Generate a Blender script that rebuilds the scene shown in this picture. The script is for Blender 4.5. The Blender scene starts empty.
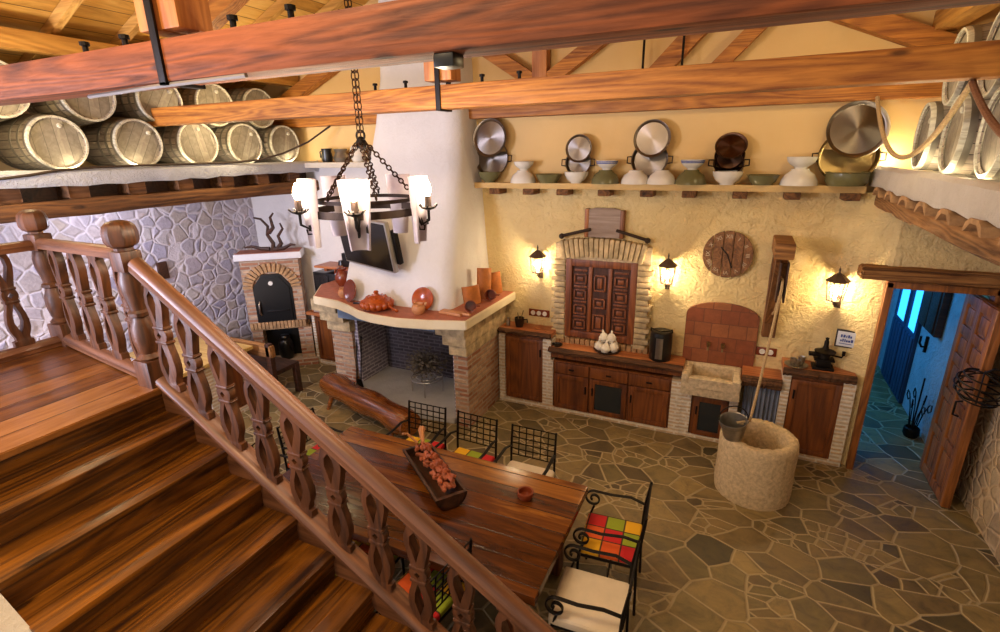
import bpy, bmesh, math, random
from mathutils import Vector, Matrix
PI = math.pi
rnd = random.Random(7)
sc = bpy.context.scene
COL = sc.collection
ORD = ['first', 'second', 'third', 'fourth', 'fifth', 'sixth', 'seventh', 'eighth', 'ninth', 'tenth', 'eleventh', 'twelfth']

# ------------------------------------------------------------------ materials
def lin(h):
    out = []
    for k in (0, 2, 4):
        c = int(h[k:k + 2], 16) / 255
        out.append(c / 12.92 if c <= .04045 else ((c + .055) / 1.055) ** 2.4)
    return (*out, 1)

class NT:
    def __init__(s, name, rough=.6, metal=0.0):
        s.m = bpy.data.materials.new(name); s.m.use_nodes = True
        s.t = s.m.node_tree; s.b = s.t.nodes['Principled BSDF']
        s.b.inputs['Roughness'].default_value = rough; s.b.inputs['Metallic'].default_value = metal
        s.co = None
    def n(s, typ, **kw):
        nd = s.t.nodes.new(typ)
        for k, v in kw.items():
            if k.startswith('i_'):
                nd.inputs[k[2:].replace('_', ' ')].default_value = v
            else: setattr(nd, k, v)
        return nd
    def l(s, a, b): s.t.links.new(a, b)
    def coords(s, scale=(1, 1, 1), loc=(0, 0, 0), rot=(0, 0, 0), jitter=True):
        tc = s.n('ShaderNodeTexCoord'); mp = s.n('ShaderNodeMapping')
        mp.inputs['Scale'].default_value = scale; mp.inputs['Location'].default_value = loc; mp.inputs['Rotation'].default_value = rot
        if jitter:
            oi = s.n('ShaderNodeObjectInfo'); v = s.n('ShaderNodeVectorMath', operation='SCALE')
            cx = s.n('ShaderNodeCombineXYZ'); 
            for k in 'XYZ': s.l(oi.outputs['Random'], cx.inputs[k])
            s.l(cx.outputs[0], v.inputs[0]); v.inputs['Scale'].default_value = 13.7
            a = s.n('ShaderNodeVectorMath', operation='ADD')
            s.l(tc.outputs['Object'], a.inputs[0]); s.l(v.outputs[0], a.inputs[1]); s.l(a.outputs[0], mp.inputs['Vector'])
        else: s.l(tc.outputs['Object'], mp.inputs['Vector'])
        return mp.outputs[0]
    def noise(s, vec, scale, detail=4, rough=.5, dist=0):
        nd = s.n('ShaderNodeTexNoise'); s.l(vec, nd.inputs['Vector'])
        nd.inputs['Scale'].default_value = scale; nd.inputs['Detail'].default_value = detail
        nd.inputs['Roughness'].default_value = rough; nd.inputs['Distortion'].default_value = dist
        return nd.outputs['Fac']
    def ramp(s, fac, stops, interp='LINEAR'):
        r = s.n('ShaderNodeValToRGB'); cr = r.color_ramp; cr.interpolation = interp
        while len(cr.elements) > 1: cr.elements.remove(cr.elements[-1])
        cr.elements[0].position = stops[0][0]; cr.elements[0].color = stops[0][1]
        for p, c in stops[1:]:
            e = cr.elements.new(p); e.color = c
        s.l(fac, r.inputs[0]); return r.outputs[0]
    def mix(s, fac, a, b, mode='MIX'):
        m = s.n('ShaderNodeMix', data_type='RGBA', blend_type=mode)
        if hasattr(fac, 'links'): s.l(fac, m.inputs[0])
        else: m.inputs[0].default_value = fac
        for v, k in ((a, 6), (b, 7)):
            if hasattr(v, 'links'): s.l(v, m.inputs[k])
            else: m.inputs[k].default_value = v
        return m.outputs[2]
    def math(s, op, a, b=0.0):
        m = s.n('ShaderNodeMath', operation=op)
        for v, k in ((a, 0), (b, 1)):
            if hasattr(v, 'links'): s.l(v, m.inputs[k])
            else: m.inputs[k].default_value = v
        return m.outputs[0]
    def col(s, c):
        if hasattr(c, 'links'): s.l(c, s.b.inputs['Base Color'])
        else: s.b.inputs['Base Color'].default_value = c
        return s
    def rough(s, f): s.l(f, s.b.inputs['Roughness'])
    def bump(s, h, strength=.3, dist=.02):
        b = s.n('ShaderNodeBump'); b.inputs['Strength'].default_value = strength; b.inputs['Distance'].default_value = dist
        s.l(h, b.inputs['Height']); s.l(b.outputs[0], s.b.inputs['Normal']); return s

def G(v): return (v, v, v, 1)

def wood(name, dark, light, axis='x', rough=.45, scale=1.0, knots=True, bump=.25, streak=1.0, rings=1.0, blotch=0.0):
    m = NT(name, rough)
    st = {'x': (.075, 1, 1), 'y': (1, .075, 1), 'z': (1, 1, .075)}[axis]
    v = m.coords(tuple(k * scale for k in st))
    big = m.noise(v, 5, 3, .55, 1.2)
    fine = m.noise(v, 34, 5, .65, .6)
    ring = m.math('ADD', m.math('MULTIPLY', m.math('SINE', m.math('MULTIPLY', m.noise(v, 2.2, 2, .5, .5), 95 * rings)), .5), .5)
    f0 = m.math('ADD', m.math('MULTIPLY', big, .55), m.math('MULTIPLY', fine, .45 * streak))
    f = m.math('ADD', m.math('MULTIPLY', m.math('SUBTRACT', f0, .5), 1.5), m.math('ADD', .37, m.math('MULTIPLY', ring, .26)))
    d, l = lin(dark), lin(light)
    md = tuple((d[k] + l[k]) / 2 for k in range(3)) + (1,)
    c = m.ramp(f, [(.2, d), (.5, md), (.8, l)])
    if blotch: c = m.mix(blotch, c, m.ramp(m.noise(v, 3.3, 3, .6, .8), [(.33, G(.35)), (.5, G(.85)), (.66, G(1.3))]), 'MULTIPLY')
    if knots:
        vo = m.n('ShaderNodeTexVoronoi'); vo.inputs['Scale'].default_value = 2.6
        m.l(m.coords(tuple(.4 * scale if k < 1 else scale * 1.3 for k in st)), vo.inputs['Vector'])
        kf = m.ramp(vo.outputs['Distance'], [(.06, G(1)), (.13, G(0))])
        kk = m.math('MULTIPLY', kf, m.ramp(m.noise(m.coords(), 1.7, 1), [(.45, G(0)), (.5, G(.85))]))
        c = m.mix(kk, c, tuple(x * .35 for x in d[:3]) + (1,))
    m.col(c); m.rough(m.ramp(fine, [(.3, G(rough + .12)), (.7, G(max(.08, rough - .1)))]))
    m.bump(f, bump, .01)
    return m.m

def plaster(name, a, b, scale=1.0, strength=.5, dist=.03, rough=.9, trowel=True):
    m = NT(name, rough); v = m.coords(jitter=False)
    n1 = m.noise(v, 1.3 * scale, 4, .6); n2 = m.noise(v, 10 * scale, 7, .62, 1.3 if trowel else 0)
    m.col(m.mix(m.ramp(n2, [(.35, G(0)), (.7, G(.5))]), m.ramp(n1, [(.3, lin(a)), (.7, lin(b))]), lin(b)))
    h = m.math('ADD', n2, m.math('MULTIPLY', m.noise(v, 50 * scale, 4), .3))
    m.bump(h, strength, dist); return m.m

def stone_wall(name, mortar, cols, scale=7.0, gap=(.02, .13), strength=.55):
    m = NT(name, .9); v = m.coords(jitter=False)
    dn = m.n('ShaderNodeTexNoise'); m.l(v, dn.inputs['Vector']); dn.inputs['Scale'].default_value = 3.5
    vv = m.mix(.12, v, dn.outputs['Color'])
    v1 = m.n('ShaderNodeTexVoronoi', feature='DISTANCE_TO_EDGE'); v1.inputs['Scale'].default_value = scale
    v2 = m.n('ShaderNodeTexVoronoi'); v2.inputs['Scale'].default_value = scale
    m.l(vv, v1.inputs['Vector']); m.l(vv, v2.inputs['Vector'])
    sx = m.n('ShaderNodeSeparateColor'); m.l(v2.outputs['Color'], sx.inputs[0])
    rd = m.math('ADD', v2.outputs['Distance'], m.math('MULTIPLY', m.math('SUBTRACT', m.noise(v, 12, 3), .5), .25))
    mask = m.math('MULTIPLY', m.ramp(v1.outputs['Distance'], [(gap[0], G(0)), (gap[1], G(1))]), m.ramp(rd, [(.72, G(1)), (.95, G(0))]))
    stones = m.ramp(sx.outputs[0], [(i / (len(cols) - 1), lin(c)) for i, c in enumerate(cols)])
    nz = m.noise(v, 22, 5, .6)
    stones = m.mix(.5, stones, m.ramp(nz, [(.3, G(.45)), (.7, G(1.0))]), 'MULTIPLY')
    m.col(m.mix(mask, lin(mortar), stones))
    m.bump(m.math('ADD', mask, m.math('MULTIPLY', nz, .5)), strength, .035)
    return m.m

def flagstone(name):
    m = NT(name, .5); v = m.coords((1.0, 1.3, 1), rot=(0, 0, .35), jitter=False)
    dn = m.n('ShaderNodeTexNoise'); m.l(v, dn.inputs['Vector']); dn.inputs['Scale'].default_value = 1.5; dn.inputs['Detail'].default_value = 1
    vv = m.mix(.12, v, dn.outputs['Color'])
    S = 4.1
    v1 = m.n('ShaderNodeTexVoronoi', feature='DISTANCE_TO_EDGE', voronoi_dimensions='2D'); v2 = m.n('ShaderNodeTexVoronoi', voronoi_dimensions='2D')
    for q in (v1, v2): q.inputs['Scale'].default_value = S; q.inputs['Randomness'].default_value = 1; m.l(vv, q.inputs['Vector'])
    edge = m.math('ADD', v1.outputs['Distance'], m.math('MULTIPLY', m.math('SUBTRACT', m.noise(v, 16, 3), .5), .022))
    v3 = m.n('ShaderNodeTexVoronoi', feature='DISTANCE_TO_EDGE', voronoi_dimensions='2D'); v4 = m.n('ShaderNodeTexVoronoi', voronoi_dimensions='2D')
    for q in (v3, v4): q.inputs['Scale'].default_value = S * 1.75; m.l(vv, q.inputs['Vector'])
    s2 = m.n('ShaderNodeSeparateColor'); m.l(v2.outputs['Color'], s2.inputs[0]); s4 = m.n('ShaderNodeSeparateColor'); m.l(v4.outputs['Color'], s4.inputs[0])
    fm = m.math('GREATER_THAN', s2.outputs[1], .74)
    edge = m.math('MINIMUM', edge, m.math('ADD', m.math('MULTIPLY', v3.outputs['Distance'], .62), m.math('SUBTRACT', 1.0, fm)))
    mask = m.ramp(edge, [(.027, G(0)), (.046, G(1))])
    sx = m.n('ShaderNodeSeparateColor'); m.l(v2.outputs['Color'], sx.inputs[0])
    tone = m.math('ADD', m.math('MULTIPLY', sx.outputs[0], m.math('SUBTRACT', 1.0, fm)), m.math('MULTIPLY', s4.outputs[0], fm))
    st = m.ramp(tone, [(0, lin('5a4a30')), (.3, lin('8a7348')), (.55, lin('70613c')), (.8, lin('9a8252')), (1, lin('494028'))])
    nz = m.noise(v, 6, 8, .7, .8); st = m.mix(.9, st, m.ramp(nz, [(.3, G(.4)), (.5, G(.9)), (.7, G(1.25))]), 'MULTIPLY')
    m.col(m.mix(mask, lin('a8946e'), st))
    m.rough(m.ramp(nz, [(.3, G(.38)), (.7, G(.62))]))
    m.bump(m.math('ADD', m.ramp(edge, [(0, G(0)), (.05, G(1))]), m.math('MULTIPLY', nz, .6)), .5, .02)
    return m.m

def brick(name, c1, c2, mortar, w=.2, h=.052, ms=.012, plane='xz', rot=0, rough=.85, bump=.7):
    m = NT(name, rough)
    tc = m.n('ShaderNodeTexCoord'); sp = m.n('ShaderNodeSeparateXYZ'); m.l(tc.outputs['Object'], sp.inputs[0])
    cb = m.n('ShaderNodeCombineXYZ')
    a, b = plane
    if plane == 'wz':      # both vertical directions: x + y along, z up
        m.l(m.math('ADD', sp.outputs['X'], sp.outputs['Y']), cb.inputs['X'])
    else: m.l(sp.outputs[a.upper()], cb.inputs['X'])
    m.l(sp.outputs[b.upper()], cb.inputs['Y'])
    nz3 = m.n('ShaderNodeTexNoise'); m.l(tc.outputs['Object'], nz3.inputs['Vector']); nz3.inputs['Scale'].default_value = 6
    vec = m.mix(.012, cb.outputs[0], nz3.outputs['Color'], 'ADD')
    bt = m.n('ShaderNodeTexBrick'); m.l(vec, bt.inputs['Vector'])
    bt.inputs['Color1'].default_value = lin(c1); bt.inputs['Color2'].default_value = lin(c2); bt.inputs['Mortar'].default_value = lin(mortar)
    bt.inputs['Scale'].default_value = 1; bt.inputs['Brick Width'].default_value = w; bt.inputs['Row Height'].default_value = h
    bt.inputs['Mortar Size'].default_value = ms; bt.inputs['Mortar Smooth'].default_value = .3; bt.inputs['Bias'].default_value = 0
    nz = m.noise(tc.outputs['Object'], 18, 5, .65)
    m.col(m.mix(.6, bt.outputs['Color'], m.ramp(nz, [(.25, G(.5)), (.7, G(1.1))]), 'MULTIPLY'))
    m.bump(m.math('ADD', m.math('SUBTRACT', 1.0, bt.outputs['Fac']), m.math('MULTIPLY', nz, .4)), bump, .015)
    return m.m

def flat(name, c, rough=.5, metal=0.0, vary=.25, bump=.1, scale=14):
    m = NT(name, rough, metal); v = m.coords(); nz = m.noise(v, scale, 4, .6)
    c = lin(c); m.col(m.ramp(nz, [(.3, tuple(x * (1 - vary) for x in c[:3]) + (1,)), (.7, c)]))
    if bump: m.bump(nz, bump, .01)
    return m.m

def glow(name, c, strength):
    m = NT(name); m.b.inputs['Base Color'].default_value = lin(c)
    m.b.inputs['Emission Color'].default_value = lin(c); m.b.inputs['Emission Strength'].default_value = strength
    return m.m

def steel(name, c, rough=.28):
    m = NT(name, rough, 1.0)
    tc = m.n('ShaderNodeTexCoord'); sp = m.n('ShaderNodeSeparateXYZ'); m.l(tc.outputs['Object'], sp.inputs[0])
    an = m.math('ARCTAN2', sp.outputs['Y'], sp.outputs['X'])
    rr = m.math('SQRT', m.math('ADD', m.math('POWER', sp.outputs['X'], 2), m.math('POWER', sp.outputs['Y'], 2)))
    cb = m.n('ShaderNodeCombineXYZ'); m.l(rr, cb.inputs[0]); nz = m.noise(cb.outputs[0], 260, 2)
    c = lin(c); m.col(m.ramp(nz, [(.3, tuple(x * .82 for x in c[:3]) + (1,)), (.7, c)]))
    tg = m.n('ShaderNodeTangent', direction_type='RADIAL', axis='Z'); m.l(tg.outputs[0], m.b.inputs['Tangent'])
    m.b.inputs['Anisotropic'].default_value = .85
    m.bump(nz, .08, .002); return m.m

M = {}
M['floor'] = flagstone('flagstone_paving')
M['cream'] = plaster('cream_rough_plaster', 'dab87a', 'e5cd95', 1.0, .9, .05)
M['cream_smooth'] = plaster('cream_smooth_plaster', 'd4ae70', 'dcba80', .6, .25, .02, trowel=False)
M['white_plaster'] = plaster('white_hood_plaster', 'cecac8', 'dbd8d8', 1.2, .35, .02)
M['ledge_plaster'] = plaster('grey_ledge_plaster', 'bdb3a4', 'd0c8bc', 2.0, .6, .03)
M['ledge_left'] = plaster('daylit_ledge_plaster', 'a9abb6', 'bfc1cb', 2.0, .8, .03)  # bluish daylight partly painted into the plaster colour
M['stone_left'] = stone_wall('rubble_masonry_left', 'cdc4c8', ['b2a8b6', 'cdc4c2', 'a69fb4', 'c6bdca', 'beae9e', 'b5afc0'], 7.2)
M['stone_right'] = stone_wall('rubble_masonry_right', 'c8ad88', ['bb9f7a', 'b0946f', 'c4ad8a', 'a8906f', 'bda684'], 8.5)
M['brick_red'] = brick('red_thin_brick', '94583a', 'c8a684', 'b09a84', .23, .055, .012, 'wz')
M['brick_pale'] = brick('pale_limed_brick', 'cfae88', 'd8c4a8', 'e2d6c2', .2, .042, .012, 'wz')
M['brick_dark'] = brick('sooty_brick', '8a7f8c', '9c93a2', 'cfc8d0', .17, .05, .01, 'wz')
M['brick_soot'] = brick('soot_black_brick', '3f383c', '5a5054', '6c6468', .17, .05, .01, 'wz')
M['brick_voussoir'] = flat('brick_voussoir', 'c09464', .85, vary=.6, bump=.8, scale=11)
M['brick_voussoir_pale'] = flat('pale_voussoir', 'd6bc90', .9, vary=.6, bump=.9, scale=10)
M['terracotta'] = flat('terracotta_mantel', 'b0674a', .6, vary=.3, bump=.15)
M['tile_panel'] = brick('glazed_terracotta_tiles', '864628', '9e6038', '6f3f28', .17, .15, .005, 'xz', rough=.4, bump=.2)
M['beam_red'] = wood('reddish_beam_wood', '4a210a', '9a501e', 'x', .7, 1.9, blotch=.35)
M['beam_orange'] = wood('orange_beam_wood', '7c4212', 'c98434', 'x', .6, 1.9, blotch=.3)
M['beam_z'] = wood('orange_post_wood', '8d4d1a', 'c98440', 'z', .5, 1.3)
M['rafter_wood'] = wood('yellow_rafter_wood', '9a6a28', 'd9aa5c', 'x', .6, 1.2)
M['purlin_wood'] = wood('yellow_purlin_wood', '93601f', 'cc9746', 'y', .6, 1.2)
M['old_beam'] = wood('rough_dark_old_beam', '3d2413', '87592f', 'y', .8, 1.6, bump=.9)
M['old_beam_light'] = wood('rough_light_old_beam', '5a3818', 'ad7c48', 'y', .85, 1.8, bump=1.0)
M['lintel_wood'] = wood('rough_lintel_wood', '54300f', 'b07a40', 'x', .8, 1.6, bump=.9)
M['roof_board'] = None
M['stair_y'] = wood('varnished_stair_wood', '281105', '8b5415', 'y', .33, 1.5, bump=.12, blotch=.9)
M['rail_wood'] = wood('brown_rail_wood', '4a2b1a', '85573a', 'x', .42, 1.2, knots=False, bump=.1)
M['baluster_wood'] = wood('brown_baluster_wood', '331b0d', '683d20', 'z', .46, 1.6, knots=False, bump=.15)
M['table_wood'] = wood('dark_glossy_table_wood', '3a1606', '9a5620', 'x', .26, 1.1, bump=.12)
M['table_z'] = wood('dark_table_leg_wood', '35160a', '6b3516', 'z', .4, 1.3)
M['cabinet_wood'] = wood('brown_cabinet_wood', '4c230c', '84491c', 'z', .42, 1.3, knots=False, bump=.12)
M['counter_wood'] = wood('red_brown_counter_wood', '7e3e1c', 'c07846', 'x', .4, 1.2, bump=.15)
M['bark_edge'] = wood('barky_counter_edge', '2e1a0c', '6d4524', 'x', .85, 2.2, bump=1.0)
M['shutter_wood'] = wood('carved_shutter_wood', '532812', '93532a', 'z', .42, 1.8, knots=False)
M['shutter_shaded'] = wood('shaded_shutter_wood', '2c1208', '52280f', 'z', .5, 1.8, knots=False)  # darker copy of the shutter wood, recess shade put into the colour
M['door_wood'] = wood('old_oak_door_wood', '5a3014', 'a4642c', 'z', .46, 1.5)
M['log_wood'] = wood('varnished_log_wood', '4e240c', '9a5a22', 'x', .26, 1.5, bump=.3)
M['pine'] = wood('pale_pine_wood', 'b98f48', 'dcb970', 'x', .5, 1.2)
M['dark_wood'] = wood('very_dark_wood', '241208', '4c2a16', 'x', .5, 1.5)
def mk_staves():
    m = NT('grey_barrel_staves', .7); tc = m.n('ShaderNodeTexCoord'); sp = m.n('ShaderNodeSeparateXYZ'); m.l(tc.outputs['Object'], sp.inputs[0])
    an = m.math('MULTIPLY', m.math('ARCTAN2', sp.outputs['Y'], sp.outputs['Z']), 22 / (2 * PI)); fr = m.math('FRACT', an)
    wn = m.n('ShaderNodeTexWhiteNoise', noise_dimensions='1D'); m.l(m.math('FLOOR', an), wn.inputs['W'])
    e = m.ramp(m.math('MINIMUM', fr, m.math('SUBTRACT', 1, fr)), [(.02, G(0)), (.06, G(1))])
    g = m.noise(m.coords((.15, 1, 1)), 26, 5, .65, .6)
    f = m.math('ADD', m.math('MULTIPLY', g, .7), m.math('MULTIPLY', wn.outputs['Value'], .3))
    m.col(m.mix(e, lin('2a231c'), m.ramp(f, [(.25, lin('54483c')), (.5, lin('84776a')), (.75, lin('a89a84'))])))
    m.bump(m.math('ADD', e, m.math('MULTIPLY', g, .5)), .5, .01); return m.m
M['barrel'] = mk_staves()
M['barrel_head'] = None
M['barrel_rim'] = wood('pale_barrel_rim', '90897a', 'c9c4b2', 'x', .6, 3, knots=False)
M['clock_wood'] = wood('weathered_clock_wood', '4a2a12', '94643a', 'z', .7, 2.2, bump=.4)
M['iron'] = flat('black_wrought_iron', '1d1714', .5, .7, .3, .2)
M['lantern_iron'] = flat('lantern_iron', '5a4636', .55, .4, .3, .2)
M['iron_brown'] = flat('rusty_brown_iron', '3b2a20', .6, .5, .4, .3)
M['hoop'] = flat('dull_hoop_metal', '7d766a', .55, .5)
M['chain'] = flat('chain_iron', '4a3425', .5, .8)
M['steel'] = steel('brushed_steel', '8d837a', .38)
M['steel_brown'] = steel('brown_tinted_steel', '62483a', .36)
M['brass_pan'] = steel('brassy_steel', '9c8558', .34)
M['steel_plain'] = flat('plain_steel', 'b8b0a6', .28, 1.0, .15, .03)
M['white_glaze'] = flat('white_glazed_ceramic', 'e2dccf', .2, vary=.08, bump=0)
M['olive_glaze'] = flat('olive_glazed_ceramic', '706c48', .22, vary=.2, bump=0)
M['clay_orange'] = flat('orange_glazed_clay', 'b04d16', .18, vary=.35, bump=.05)
M['clay_brown'] = flat('brown_glazed_clay', '7a341a', .2, vary=.3, bump=.05)
M['clay_pale'] = flat('pale_clay', 'c98a5a', .5, vary=.3)
M['tile_orange'] = flat('orange_roof_tile', 'b5661c', .6, vary=.45, bump=.4)
M['black'] = flat('black_plastic', '0d0c0c', .3, vary=.1, bump=0)
M['black_screen'] = flat('dark_glossy_screen', '191614', .18, vary=.05, bump=0)
M['silver'] = flat('silver_plastic', 'a8a39e', .35, .6, .1, 0)
M['sink_stone'] = flat('rough_pitted_stone', 'd8c09a', .9, vary=.45, bump=1.0, scale=26)
M['well_stone'] = flat('well_limestone', 'd8bd92', .9, vary=.42, bump=1.0, scale=34)
M['zinc'] = flat('grey_zinc', 'a29c92', .36, .85, .3, .1)
M['rope'] = flat('pale_rope', 'c8a878', .9, vary=.4, bump=.8, scale=90)
M['rope_brown'] = flat('brown_rope', '8a5c3a', .9, vary=.4, bump=.8, scale=90)
M['cable'] = flat('dark_cable', '3a2a1e', .7)
M['curtain'] = flat('blue_grey_cloth', '7d8494', .95, vary=.25, bump=.3)
M['cloth_white'] = flat('cream_seat_cloth', 'd8c6ab', .9, vary=.12, bump=.3, scale=8)
M['garlic'] = flat('white_papery_bulbs', 'e6dccb', .6, vary=.2)
M['dry_plant'] = flat('dried_brush', '6f6353', .95, vary=.5)
M['dried_red'] = flat('dried_red_peppers', 'b5613e', .6, vary=.5)
M['hearth'] = plaster('ash_grey_hearth', '9a9590', 'b5b0aa', 2, .4, .02)
M['alcove'] = plaster('white_alcove_plaster', 'cbc4c0', 'd8d2cc', 1.0, .5, .03)
M['post_dark'] = wood('dark_post_wood', '44260f', '8a5a2e', 'z', .55, 1.6, bump=.5)
M['sign_frame'] = flat('dark_sign_frame', '241a18', .4)
M['sign_tile'] = flat('pale_sign_tile', 'dcdfe6', .3, vary=.08, bump=0)
M['sign_blue'] = flat('blue_sign_ink', '2d4a9a', .4, bump=0)
M['board_grey'] = wood('weathered_grey_board', '7c6658', 'a8968a', 'x', .8, 1.5, bump=.4)
M['blue_door'] = flat('blue_painted_door', '27425f', .6, vary=.3)
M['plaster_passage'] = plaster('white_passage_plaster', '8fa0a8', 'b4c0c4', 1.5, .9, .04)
M['pane_lit'] = glow('daylit_blue_pane', '2f9ae8', 1.6)
M['bulb'] = glow('warm_bulb', 'ffdca0', 40)
M['led'] = glow('warm_strip', 'ffe2a8', 14)
M['cap_blue'] = flat('grey_blue_soot_lintel', '71839a', .8)

def mk_glass():
    m = NT('clear_glass', .05)
    g = m.n('ShaderNodeBsdfGlass'); g.inputs['Roughness'].default_value = .02
    t = m.n('ShaderNodeBsdfTransparent'); x = m.n('ShaderNodeMixShader'); x.inputs[0].default_value = .12
    gl = m.n('ShaderNodeBsdfGlossy'); gl.inputs['Roughness'].default_value = .05
    m.l(t.outputs[0], x.inputs[1]); m.l(gl.outputs[0], x.inputs[2])
    m.l(x.outputs[0], m.t.nodes['Material Output'].inputs[0]); return m.m
M['glass'] = mk_glass()
def mk_dark_glass():
    m = NT('dark_window_glass', .08); m.b.inputs['Base Color'].default_value = lin('23282b'); return m.m
M['glass_dark'] = mk_dark_glass()
def mk_shade():
    m = NT('translucent_horn_shade', .6); v = m.coords(); nz = m.noise(v, 9, 4)
    c = m.ramp(nz, [(.3, lin('b3a6ae')), (.7, lin('cfc6cc'))]); m.col(c)
    tr = m.n('ShaderNodeBsdfTranslucent'); m.l(c, tr.inputs['Color'])
    x = m.n('ShaderNodeMixShader'); x.inputs[0].default_value = .3
    m.l(m.b.outputs[0], x.inputs[1]); m.l(tr.outputs[0], x.inputs[2]); m.l(x.outputs[0], m.t.nodes['Material Output'].inputs[0]); return m.m
M['shade'] = mk_shade()
def mk_patch():
    m = NT('patchwork_cloth', .85); tc = m.n('ShaderNodeTexCoord'); sp = m.n('ShaderNodeSeparateXYZ'); m.l(tc.outputs['Object'], sp.inputs[0])
    u = m.math('MULTIPLY', m.math('ADD', sp.outputs['X'], 2.0), 7.8); w = m.math('MULTIPLY', m.math('ADD', sp.outputs['Y'], 2.0), 7.8)
    cu, cw = m.math('FLOOR', u), m.math('FLOOR', w)
    k = m.math('FLOORED_MODULO', m.math('ADD', m.math('MULTIPLY', cw, 3), cu), 4.0)
    c = m.ramp(m.math('DIVIDE', k, 4.0), [(0, lin('c01a1c')), (.2, lin('8d9a1c')), (.45, lin('e0a60e')), (.7, lin('d8571a'))], 'CONSTANT')
    fu, fw = m.math('FRACT', u), m.math('FRACT', w)
    e = m.math('MINIMUM', m.math('MINIMUM', fu, m.math('SUBTRACT', 1, fu)), m.math('MINIMUM', fw, m.math('SUBTRACT', 1, fw)))
    m.col(m.mix(m.ramp(e, [(.02, G(0)), (.06, G(1))]), lin('3a2410'), c)); m.bump(m.ramp(e, [(0, G(0)), (.2, G(1))]), .4, .01)
    return m.m
M['patch'] = mk_patch()
def mk_planks(name, cols, axis, width, dark='3a2008', rough=.6):
    m = NT(name, rough); tc = m.n('ShaderNodeTexCoord'); sp = m.n('ShaderNodeSeparateXYZ'); m.l(tc.outputs['Object'], sp.inputs[0])
    a = m.math('DIVIDE', sp.outputs[axis.upper()], width); fl = m.math('FLOOR', a); fr = m.math('FRACT', a)
    wn = m.n('ShaderNodeTexWhiteNoise', noise_dimensions='1D'); m.l(fl, wn.inputs['W'])
    e = m.math('MINIMUM', fr, m.math('SUBTRACT', 1, fr)); edge = m.ramp(e, [(.012, G(0)), (.03, G(1))])
    mp = m.n('ShaderNodeMapping'); st = {'x': (1, .12, .5), 'y': (.12, 1, 1)}[axis]
    mp.inputs['Scale'].default_value = st; m.l(tc.outputs['Object'], mp.inputs['Vector'])
    of = m.n('ShaderNodeVectorMath', operation='ADD'); m.l(mp.outputs[0], of.inputs[0]); m.l(wn.outputs['Color'], of.inputs[1])
    g = m.noise(of.outputs[0], 14, 6, .65, 1.0)
    f = m.math('ADD', m.math('MULTIPLY', g, .7), m.math('MULTIPLY', wn.outputs['Value'], .3))
    c = m.ramp(f, [(.25, lin(cols[0])), (.5, lin(cols[1])), (.75, lin(cols[2]))])
    m.col(m.mix(edge, lin(dark), c)); m.bump(m.math('ADD', edge, m.math('MULTIPLY', g, .4)), .3, .01); return m.m
M['roof_board'] = mk_planks('yellow_roof_boards', ['93651f', 'c99642', 'e2b868'], 'x', .16)
M['barrel_head'] = mk_planks('grey_barrel_head', ['665d50', '857b6c', 'a39a88'], 'y', .085, '4a4236', .65)
M['landing'] = mk_planks('varnished_landing_boards', ['3c1a08', '7d4a1a', 'a56e3a'], 'x', .2, '2a1206', .3)
M['table_top'] = mk_planks('dark_table_boards', ['220c03', '5e300c', 'a0641e'], 'y', .155, '2a1206', .24)

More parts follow.
